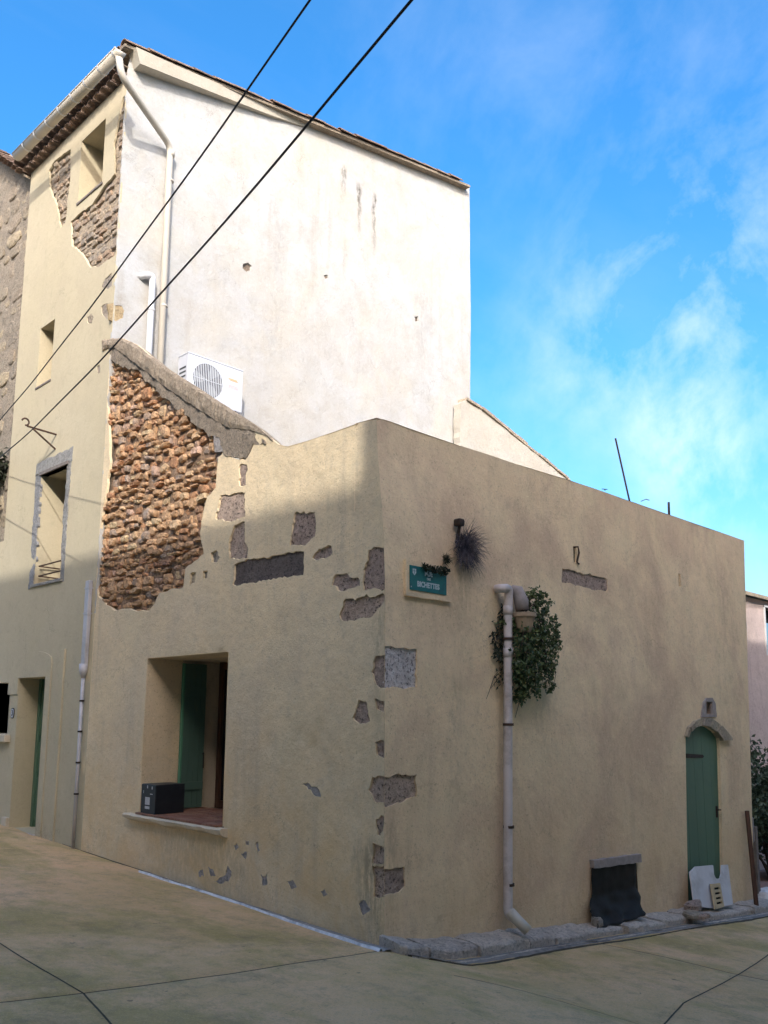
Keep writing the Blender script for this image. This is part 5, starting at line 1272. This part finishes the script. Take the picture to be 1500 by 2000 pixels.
# ------------------------------------------------------------------ boards leaning on the door
def lean(name, pxs, c_bot, c_top, th, mat, label, cat, notch=None):
    zs = [FB.px(x, y, .1)[1] for x, y in pxs]; z0_, z1_ = min(zs), max(zs)
    P = []
    for x, y in pxs:
        t = (FB.px(x, y, .1)[1]-z0_)/(z1_-z0_); c = c_bot*(1-t)+c_top*t; q = FB.px(x, y, c); P.append((q[0], q[1], c))
    n = len(P); ar_ = sum(P[i][0]*P[(i+1) % n][1]-P[(i+1) % n][0]*P[i][1] for i in range(n))
    if ar_ < 0: P = P[::-1]
    V = P+[(a, b, c-th) for a, b, c in P]
    return tag(mk(name, V, [tuple(range(n)), tuple(range(2*n-1, n-1, -1))]+[(i, n+i, n+(i+1) % n, (i+1) % n) for i in range(n)], mat, None, FB), label, cat)
lean('white_board', [(1348, 1704), (1359, 1693), (1393, 1690), (1395, 1708), (1398, 1715), (1402, 1717), (1407, 1716), (1409, 1708), (1410, 1690), (1422, 1689), (1432, 1766), (1394, 1774), (1357, 1770)], .22, .05, .02, 'board_white', 'white notched board leaning against the bottom of the green arched door', 'board')
sl = empty('slatted_panel', FB.P(*FB.px(1402, 1774, .26), .26), 'narrow beige slotted wooden panel leaning on the white board', 'panel')
L0 = [(1389, 1727), (1407, 1725), (1415, 1771), (1397, 1776)]
def lp(s_, t, dc=0):
    x = (L0[0][0]*(1-s_)+L0[1][0]*s_)*(1-t)+(L0[3][0]*(1-s_)+L0[2][0]*s_)*t; y = (L0[0][1]*(1-s_)+L0[1][1]*s_)*(1-t)+(L0[3][1]*(1-s_)+L0[2][1]*s_)*t
    c = .17+(.27-.17)*t; q = FB.px(x, y, c); return (q[0], q[1], c+dc)
def slat(nm, s0, s1, t0, t1, th):
    V = [lp(s0, t0), lp(s1, t0), lp(s1, t1), lp(s0, t1)]; V += [(a, b, c-th) for a, b, c in V]
    mk(nm, V, [(3, 2, 1, 0), (4, 5, 6, 7), (0, 1, 5, 4), (1, 2, 6, 5), (2, 3, 7, 6), (3, 0, 4, 7)], 'wood_beige', sl, FB)
slat('stile', 0, .26, 0, 1, .022); slat('stile', .84, 1, 0, 1, .022)
for t0, t1 in ((0, .15), (.25, .35), (.45, .55), (.65, .75), (.85, 1)): slat('slat', .265, .835, t0, t1, .02)
def back():
    V = [lp(.1, .05, -.03), lp(.95, .05, -.03), lp(.95, .95, -.03), lp(.1, .95, -.03)]; V += [(a, b, c-.004) for a, b, c in V]
    mk('backing', V, [(3, 2, 1, 0), (4, 5, 6, 7), (0, 1, 5, 4), (1, 2, 6, 5), (2, 3, 7, 6), (3, 0, 4, 7)], 'dark_room', sl, FB)
back()
# loose stones on the kerb
LS = [stone_mesh('loose', 'basalt', 500+i) for i in range(3)]
def flatstone(px_, py_, wx, wy, hz, lift, label, mi_, mat='basalt', rz_=0):
    p = gpx(px_, py_, KT); o = bpy.data.objects.new('loose_stone', LS[mi_].copy()); o.data.materials[0] = MATS[mat]; COL.objects.link(o)
    o.location = (p.x, p.y, p.z+lift+hz*.6); o.scale = (wx, wy, hz*.75); o.rotation_euler = (rnd.uniform(-.08, .08), rnd.uniform(-.08, .08), rz_); tag(o, label, 'stone')
flatstone(1352, 1788, .34, .24, .06, .0, 'flat light brown stone lying under the dark one at the door foot', 0, 'tan_stone', .3)
flatstone(1355, 1783, .30, .2, .10, .06, 'dark brown stone lying on the flat stone at the door foot', 1, 'basalt', .1)
flatstone(1371, 1791, .26, .14, .05, .0, 'thin dark slab of stone lying left of the white board foot', 2, 'basalt', -.2)
flatstone(1166, 1805, .16, .14, .10, .0, 'pale grey stone at the left foot of the black tarpaulin', 0, 'tan_stone', .5)
flatstone(1175, 1797, .12, .1, .12, .0, 'small upright pale stone half under the black tarpaulin', 1, 'tan_stone', 1.2)
# cement splash under the drainpipe outlet
p = gpx(1036, 1838, .02)
o = bpy.data.objects.new('cement_lump', LS[2].copy()); COL.objects.link(o); o.data.materials[0] = MATS['cement_pale']; o.location = p+Vector((0, 0, .02)); o.scale = (.10, .10, .13); tag(o, 'pale cement lump below the mouth of the grey drainpipe', 'lump')

# ------------------------------------------------------------------ pole and plank at the far end
pt = FB.P(*FB.px(1459, 1584, .05), .05); pbm = FB.P(*FB.px(1478, 1768, .25), .25)
tag(MB().tube([pbm+Vector((0, 0, -.1)), pt], .035, 8).build('leaning_post', 'brown_wood'), 'dark brown post leaning on the far end of the side wall', 'post')
d0 = ray(1466, 1600); t0 = (8.6-CAM.x)/d0.x; A0 = CAM+d0*t0
PQ = []
for x, y in ((1463, 1592), (1470, 1598), (1473, 1642), (1467, 1652)):
    d_ = ray(x, y); PQ.append(CAM+d_*((8.7-CAM.x)/d_.x))
m = MB(); V = PQ+[q+Vector((.03, 0, 0)) for q in PQ]
tag(m.add([tuple(v) for v in V], [(3, 2, 1, 0), (4, 5, 6, 7), (0, 1, 5, 4), (1, 2, 6, 5), (2, 3, 7, 6), (3, 0, 4, 7)]).build('grey_plank', 'plank_grey'), 'weathered grey plank propped behind the leaning post', 'plank')
bz = min(v.z for v in PQ); pq0 = (PQ[2]+PQ[3])/2
tag(MB().box(pq0.x+.04, pq0.x+.12, pq0.y-.04, pq0.y+.04, g(pq0.x, pq0.y)-.1, bz+.3).build('garden_stake', 'old_wood'), 'low weathered stake carrying the grey plank', 'stake')

# ------------------------------------------------------------------ rods on the parapet
def at_x(px_, py_, y): d = ray(px_, py_); return CAM+d*((y-CAM.y)/d.y)
b1 = at_x(1248, 984, .45); t1 = at_x(1202, 856, .55)
tag(MB().tube([b1-Vector((0, 0, .7)), t1], .013, 6).build('terrace_rod', 'iron_dark'), 'long thin leaning rod rising above the side wall', 'rod')
b2 = at_x(1306, 1006, .45); t2 = at_x(1306, 981, .45)
tag(MB().tube([b2-Vector((0, 0, .7)), t2], .018, 6).build('terrace_rod', 'iron_dark'), 'short upright rod stub above the side wall right of the long rod', 'rod')
tw_ = MB()
for (xa, ya, xb, yb) in ((1176, 955, 1186, 956), (1252, 979, 1262, 975), (1262, 975, 1268, 977), (1180, 955, 1182, 958)):
    tw_.tube([at_x(xa, ya, .3), at_x(xb, yb, .3)], .006, 4)
tag(tw_.build('dry_twigs', 'bark'), 'tiny dry twigs lying on top of the side wall parapet', 'twigs')

# ------------------------------------------------------------------ rear gable behind the terrace (white, stone-edged slope)
FR = Fr((0, UJ-.22, 0), (1, 0, 0), (0, 0, 1))
RG = empty('rear_house', (10, UJ+2, 0), 'low white rear house with a stone-edged sloping gable beyond the tall wall', 'house')
rg_up = FR.poly([(899, 788), (910, 781), (940, 800), (990, 840), (1030, 873), (1070, 905), (1105, 934)])
rend = (rg_up[-1][0]+1.6, rg_up[-1][1]-1.1)
outR = [(rg_up[0][0], 3.4)]+[rg_up[0]]+rg_up[1:]+[rend, (rend[0], 3.4)]
skin('gable_wall', FR, rough(outR, .12, .012, 3), [], .3, 'plaster_rear', RG, grid=.12, disp=lambda p: .02*noise.noise(Vector((p[0]*1.7, p[1]*1.7, 40)))+.014*noise.noise(Vector((p[0]*6, p[1]*6, 41))))
ul = rg_up[1:]+[rend]
for i in range(len(ul)-1):
    a, b = Vector(ul[i]), Vector(ul[i+1]); L = (b-a).length; k = max(1, int(L/.35)); 
    for j in range(k):
        p, q = a.lerp(b, j/k), a.lerp(b, (j+.94)/k); nrm = Vector((-(q-p).y, (q-p).x)).normalized()
        if nrm.y < 0: nrm = -nrm
        hgt = rnd.uniform(.05, .085)
        MB().prism([(p.x, p.y), (q.x, q.y), (q+nrm*hgt)[:], (p+nrm*hgt*rnd.uniform(.8, 1.1))[:]], -.38, .03+rnd.uniform(-.01, .02)).build('coping_stone', 'aggregate', RG, FR)
MB().box(8.45, rend[0]+.0, UJ+.2, UJ+4, 0, rend[1]).build('house_body', 'plaster_rear', RG)

# ------------------------------------------------------------------ neighbour of coursed stone on the left
NB_ = empty('stone_house', FA.P(-11, 0, -2), 'grey rough stone house at the left edge, next to the yellow front', 'house')
ntop = EZ-.12
nl, nr_ = -12.8, -UL-.01
n0_ = FA.px(0, 309); nsl = (n0_[1]-ntop)/(nr_-n0_[0]); ntl = ntop+nsl*(nr_-nl)
npoly = [(nl, 4.9), (nr_, 4.9), (nr_, ntop), (nl, ntl)]
skin('wall_mortar', FA, npoly, [], .3, 'neighbour_mortar', NB_, grid=.12, c0=-.06, disp=lambda p: .03*noise.noise(Vector((p[0]*5, p[1]*5, 0)))+.012*noise.noise(Vector((p[0]*15, p[1]*15, 0))))
NS = [stone_mesh('block', 'neighbour_stone', 700+i, 9, .16) for i in range(10)]
course_fill(FA, [(nl, 4.9), (nr_-.05, 4.9), (nr_-.05, ntop-.12), (nl, ntl-.12)], NB_, NS, .22, .42, .28, .72, -.05, .05, name='wall_stone', sd=21, limit=300, gap=.05, keep=(nl, nr_-.02))
MB().box(-nr_+.02, -nl, 0, 1, 0, 1) if False else None
mk('house_body', [(.2, UL+.02, -1), (.2, 13, -1), (8, 13, -1), (8, UL+.3, -1), (.2, UL+.02, ntop-.1), (.2, 13, ntop-.1), (8, 13, ntop+1), (8, UL+.3, ntop+1)], [(4, 5, 6, 7), (0, 4, 7, 3), (1, 2, 6, 5), (2, 3, 7, 6), (0, 1, 5, 4)], 'aggregate', NB_)
for j in range(17):
    o = bpy.data.objects.new('roof_tile', TILE); COL.objects.link(o); o.parent = NB_; o.location = Vector((-.22, UL+.12+j*.21, ntop+nsl*(.12+j*.21)+.04+rnd.uniform(-.01, .01)))-wloc(NB_); o.rotation_euler = (0, -.12, rnd.uniform(-.05, .05)); o.scale = (1, 1, .55)
MB().prism([(nr_, ntop-.01), (nr_, ntop+.03), (nl, ntl+.03), (nl, ntl-.01)], -1, .1).build('eave_slab', 'aggregate_dark', NB_, FA)
# iron window box with dry plants on the street front, at the photo's left edge
def onx(px_, py_, y): d = ray(px_, py_); return CAM+d*((y-CAM.y)/d.y)
yb_ = 9.75
wb = empty('window_box', FA.P(-yb_, 4.9, .3), 'dark iron window box of dry plants at the far left edge of the street front', 'window box')
zB = FA.px(5, 985)[1]; zT_ = FA.px(5, 905)[1]
m = MB()
for zz in (zB, zB+.06): m.tube([FA.P(-9.35, zz, .0), FA.P(-9.35, zz, .38), FA.P(-10.4, zz, .38), FA.P(-10.4, zz, 0)], .012, 6)
for k in range(10): m.tube([FA.P(-9.35-.11*k, zB, .38), FA.P(-9.35-.11*k, zT_-.2, .38)], .008, 5)
m.tube([FA.P(-9.35, zT_-.2, 0), FA.P(-9.35, zT_-.2, .38), FA.P(-10.4, zT_-.2, .38)], .012, 6)
m.box(-10.4, -9.35, zB-.03, zB-.015, 0, .38)
m.build('box_frame', 'iron_dark', wb, FA)
V, F, T = leaves(1500, lambda r: (FA.P(-9.32-abs(r.gauss(0, .38)), zT_-.1+r.gauss(0, .11), .2+r.gauss(0, .13)), Vector((0, 0, 1))), .06, 15, 1.8)
mk('dry_plants', V, F, 'moss_dark', wb, None, tone=T)
# house number plate
hn = FA.px(23, 1393, .02); wv = .055
np_ = empty('house_number', FA.P(hn[0], hn[1]-.09, .02), 'small pale rounded house number plate between the low window and the front door', 'number plate')
oval = [(hn[0]+.062*math.copysign(abs(math.cos(t))**.6, math.cos(t)), hn[1]+.082*math.copysign(abs(math.sin(t))**.7, math.sin(t))) for t in [2*math.pi*k/20 for k in range(20)]]
MB().prism(oval, .004, .012).build('plate_rim', 'cable_black', np_, FA)
MB().prism([(hn[0]+(x-hn[0])*.82, hn[1]+(z-hn[1])*.84) for x, z in oval], .0122, .014).build('plate', 'zinc_grey', np_, FA)
text('numeral', '3', .12, FA, hn[0], hn[1], .0145, 'cable_black', np_, bold=.003)

# ------------------------------------------------------------------ what stands beyond the far end
PY = 2.3
FP = Fr((0, PY, 0), (1, 0, 0), (0, 0, 1))
pt_ = FP.poly([(1440, 1152), (1500, 1176), (1520, 1184)])
PK = empty('pink_house', (pt_[0][0]+6, PY+3, -1.5), 'pink plastered house with a blue shuttered window at the right edge', 'house')
zr = pt_[1][1]; x0_ = FP.px(1450, 1300)[0]-.6
wL, wT = FP.px(1493, 1186); wB = FP.px(1497, 1280)[1]
pw_ = [(wL, wT), (wL+1.0, wT), (wL+1.0, wB), (wL, wB)]
skin('front_wall', FP, rect(x0_-1.5, x0_+10, -2.2, zr), [pw_], .25, 'plaster_pink', PK, grid=.4, amp=.01)
reveal('window_reveal', FP, pw_, 0, -.2, 'plaster_pink', PK)
MB().box(wL-.1, wL+1.1, wB-.1, wT+.1, -.3, -.22).build('pane', 'dark_glass', PK, FP)
MB().box(wL+.02, wL+.5, wB+.02, wT-.35, -.08, -.04, .01).box(wL+.52, wL+.98, wB+.02, wT-.35, -.08, -.04, .01).build('shutter', 'blue_shutter', PK, FP)
MB().box(wL-.06, wL, wB, wT+.06, -.05, .02).box(wL-.06, wL+1.06, wT, wT+.06, -.05, .025).build('window_frame', 'frame_pale', PK, FP)
MB().box(x0_-1.5, x0_+10, PY+.3, PY+6, -2.2, zr-.05).build('house_body', 'plaster_pink', PK)
mk('roof', [(x0_-1.6, PY-.15, zr), (x0_+10, PY-.15, zr), (x0_+10, PY+3.2, zr+1), (x0_-1.6, PY+3.2, zr+1), (x0_-1.6, PY-.15, zr+.08), (x0_+10, PY-.15, zr+.08), (x0_+10, PY+3.2, zr+1.08), (x0_-1.6, PY+3.2, zr+1.08)], [(0, 3, 2, 1), (4, 5, 6, 7), (0, 1, 5, 4), (3, 0, 4, 7), (1, 2, 6, 5)], 'tan_stone', PK)
# shrub in front of the pink house
def shrub():
    y = 1.2; p = lambda x, yy: Fr((0, y, 0), (1, 0, 0), (0, 0, 1)).px(x, yy)
    x_, zt = p(1478, 1445); xb, zbt = p(1480, 1690)
    o = empty('shrub', (x_+.6, y, g(x_, y)), 'dark green shrub behind the far end of the side wall', 'shrub')
    bl = [(x_+rnd.uniform(-1.0, 2.0), y+rnd.uniform(-.5, .6), zbt+.2+(zt-zbt-.4)*rnd.random(), rnd.uniform(.3, .6)) for _ in range(26)]
    def fp(r):
        b = r.choice(bl); v = Vector((r.gauss(0, 1), r.gauss(0, 1), r.gauss(0, 1))).normalized(); s_ = r.random()**.4*b[3]
        return Vector(b[:3])+v*s_, v
    V, F, T = leaves(14000, fp, .055, 31, 1.6); mk('crown', V, F, 'leaf_shrub', o, tone=T)
    m_ = MB(); r = random.Random(4)
    for k in range(14):
        b = r.choice(bl); m_.tube([(x_+.6+r.uniform(-.2, .2), y, g(x_, y)-.1), ((x_+.6+b[0])/2, y, (g(x_, y)+b[2])/2), (b[0], b[1], b[2]+b[3]*(1.0 if k < 9 else 1.9))], [.04, .025, .006], 6)
    m_.build('branches', 'bark', o)
shrub()
V = []; F = []; n = 12
for i in range(n+1):
    for j in range(n+1):
        x = 8.25+6*i/n; y = -1.0+3.3*j/n; V.append((x, y, g(x, y)+.008+(.10+.14*noise.noise(Vector((x*1.2, y*1.2, 0))))*min(1, min(i, j, n-i, n-j)/2)*(1 if y > .0 else .4)))
F = [(i*(n+1)+j, (i+1)*(n+1)+j, (i+1)*(n+1)+j+1, i*(n+1)+j+1) for i in range(n) for j in range(n)]
tag(mk('garden_bed', V, F, 'red_earth'), 'bare reddish earth beyond the end of the side wall', kind='structure')
p = gpx(1492, 1752, .05)
V = []; F = []
for k in range(20):
    th = 2*math.pi*k/20; rr = .30*(1+.3*noise.noise(Vector((math.cos(th)*2, math.sin(th)*2, 0)))); V.append((p.x+.15+rr*math.cos(th)*1.3, p.y+rr*math.sin(th), p.z-.05))
V += [(p.x+.15+(v[0]-p.x-.15)*.75, p.y+(v[1]-p.y)*.75, v[2]+.13+.03*rnd.random()) for v in V]; V.append((p.x+.15, p.y, p.z+.12))
F = [(k, (k+1) % 20, 20+(k+1) % 20, 20+k) for k in range(20)]+[(20+k, 20+(k+1) % 20, 40) for k in range(20)]
tag(mk('glare_heap', V, F, 'cement_pale'), 'pale whitish heap standing in for glare beyond the foot of the leaning post', 'heap')  # bright glare on the ground, built as a pale solid heap

# ------------------------------------------------------------------ houses across both streets (behind the viewer; they cast the shade)
TE = math.tan(R_(EL))
def opposite(name, fr_, a0, a1, h, dep, label, sd):
    o = empty(name, fr_.P((a0+a1)/2, 0, -dep/2), label, 'house'); r = random.Random(sd)
    b0 = -1.5; wins = []
    z = 1.2
    while z < h-2.2:
        a = a0+1.2
        while a < a1-1.8: wins.append([(a, z+1.6), (a+1.0, z+1.6), (a+1.0, z), (a, z)]); a += 2.9
        z += 3.1
    skin('front_wall', fr_, rect(a0, a1, b0, h), wins, .25, 'plaster_opposite', o, grid=.6, amp=.006)
    for q in wins:
        w_ = empty('window', fr_.P(q[0][0]+.5, q[2][1], -.2)); w_.parent = o; w_.location -= o.location
        MB().box(q[0][0], q[1][0], q[2][1], q[0][1], -.22, -.2).build('pane', 'dark_glass', w_, fr_)
        MB().box(q[0][0]-.5, q[0][0]-.01, q[2][1], q[0][1], .0, .04).build('shutter', 'green_shutter', w_, fr_)
        MB().box(q[1][0]+.01, q[1][0]+.5, q[2][1], q[0][1], .0, .04).build('shutter', 'green_shutter', w_, fr_)
    MB().box(a0, a1, b0, h-.02, -dep, -.26).build('house_body', 'plaster_opposite', o, fr_)
    mk('roof', [(a0-.0, h, .0), (a1, h, .0), (a1, h+.12, .0), (a0, h+.12, .0), (a0, h, -dep), (a1, h, -dep), (a1, h+.12, -dep), (a0, h+.12, -dep)], [(0, 1, 2, 3), (3, 2, 6, 7), (5, 4, 7, 6), (0, 4, 5, 1), (1, 5, 6, 2), (4, 0, 3, 7)], 'clay_tile', o, fr_)
D1 = 11.0; D2 = 8.0
h1 = 4.25-.12+D1*TE/math.cos(R_(PHI)); h2 = 5.6-.12+D2*TE/math.sin(R_(PHI))
FO1 = Fr((-D1, 0, 0), (0, 1, 0), (0, 0, 1))      # faces +x
FO2 = Fr((0, -D2, 0), (-1, 0, 0), (0, 0, 1))     # faces +y
xe = -D2/math.tan(R_(PHI))-.36                     # its end shades up to the house corner
opposite('opposite_house', FO1, -30, 12, h1, 8, 'tall plastered house across the street from the street wall', 1)
opposite('opposite_house', FO2, -24, -xe-.05, h2, 7, 'plastered house across the street from the side wall', 2)
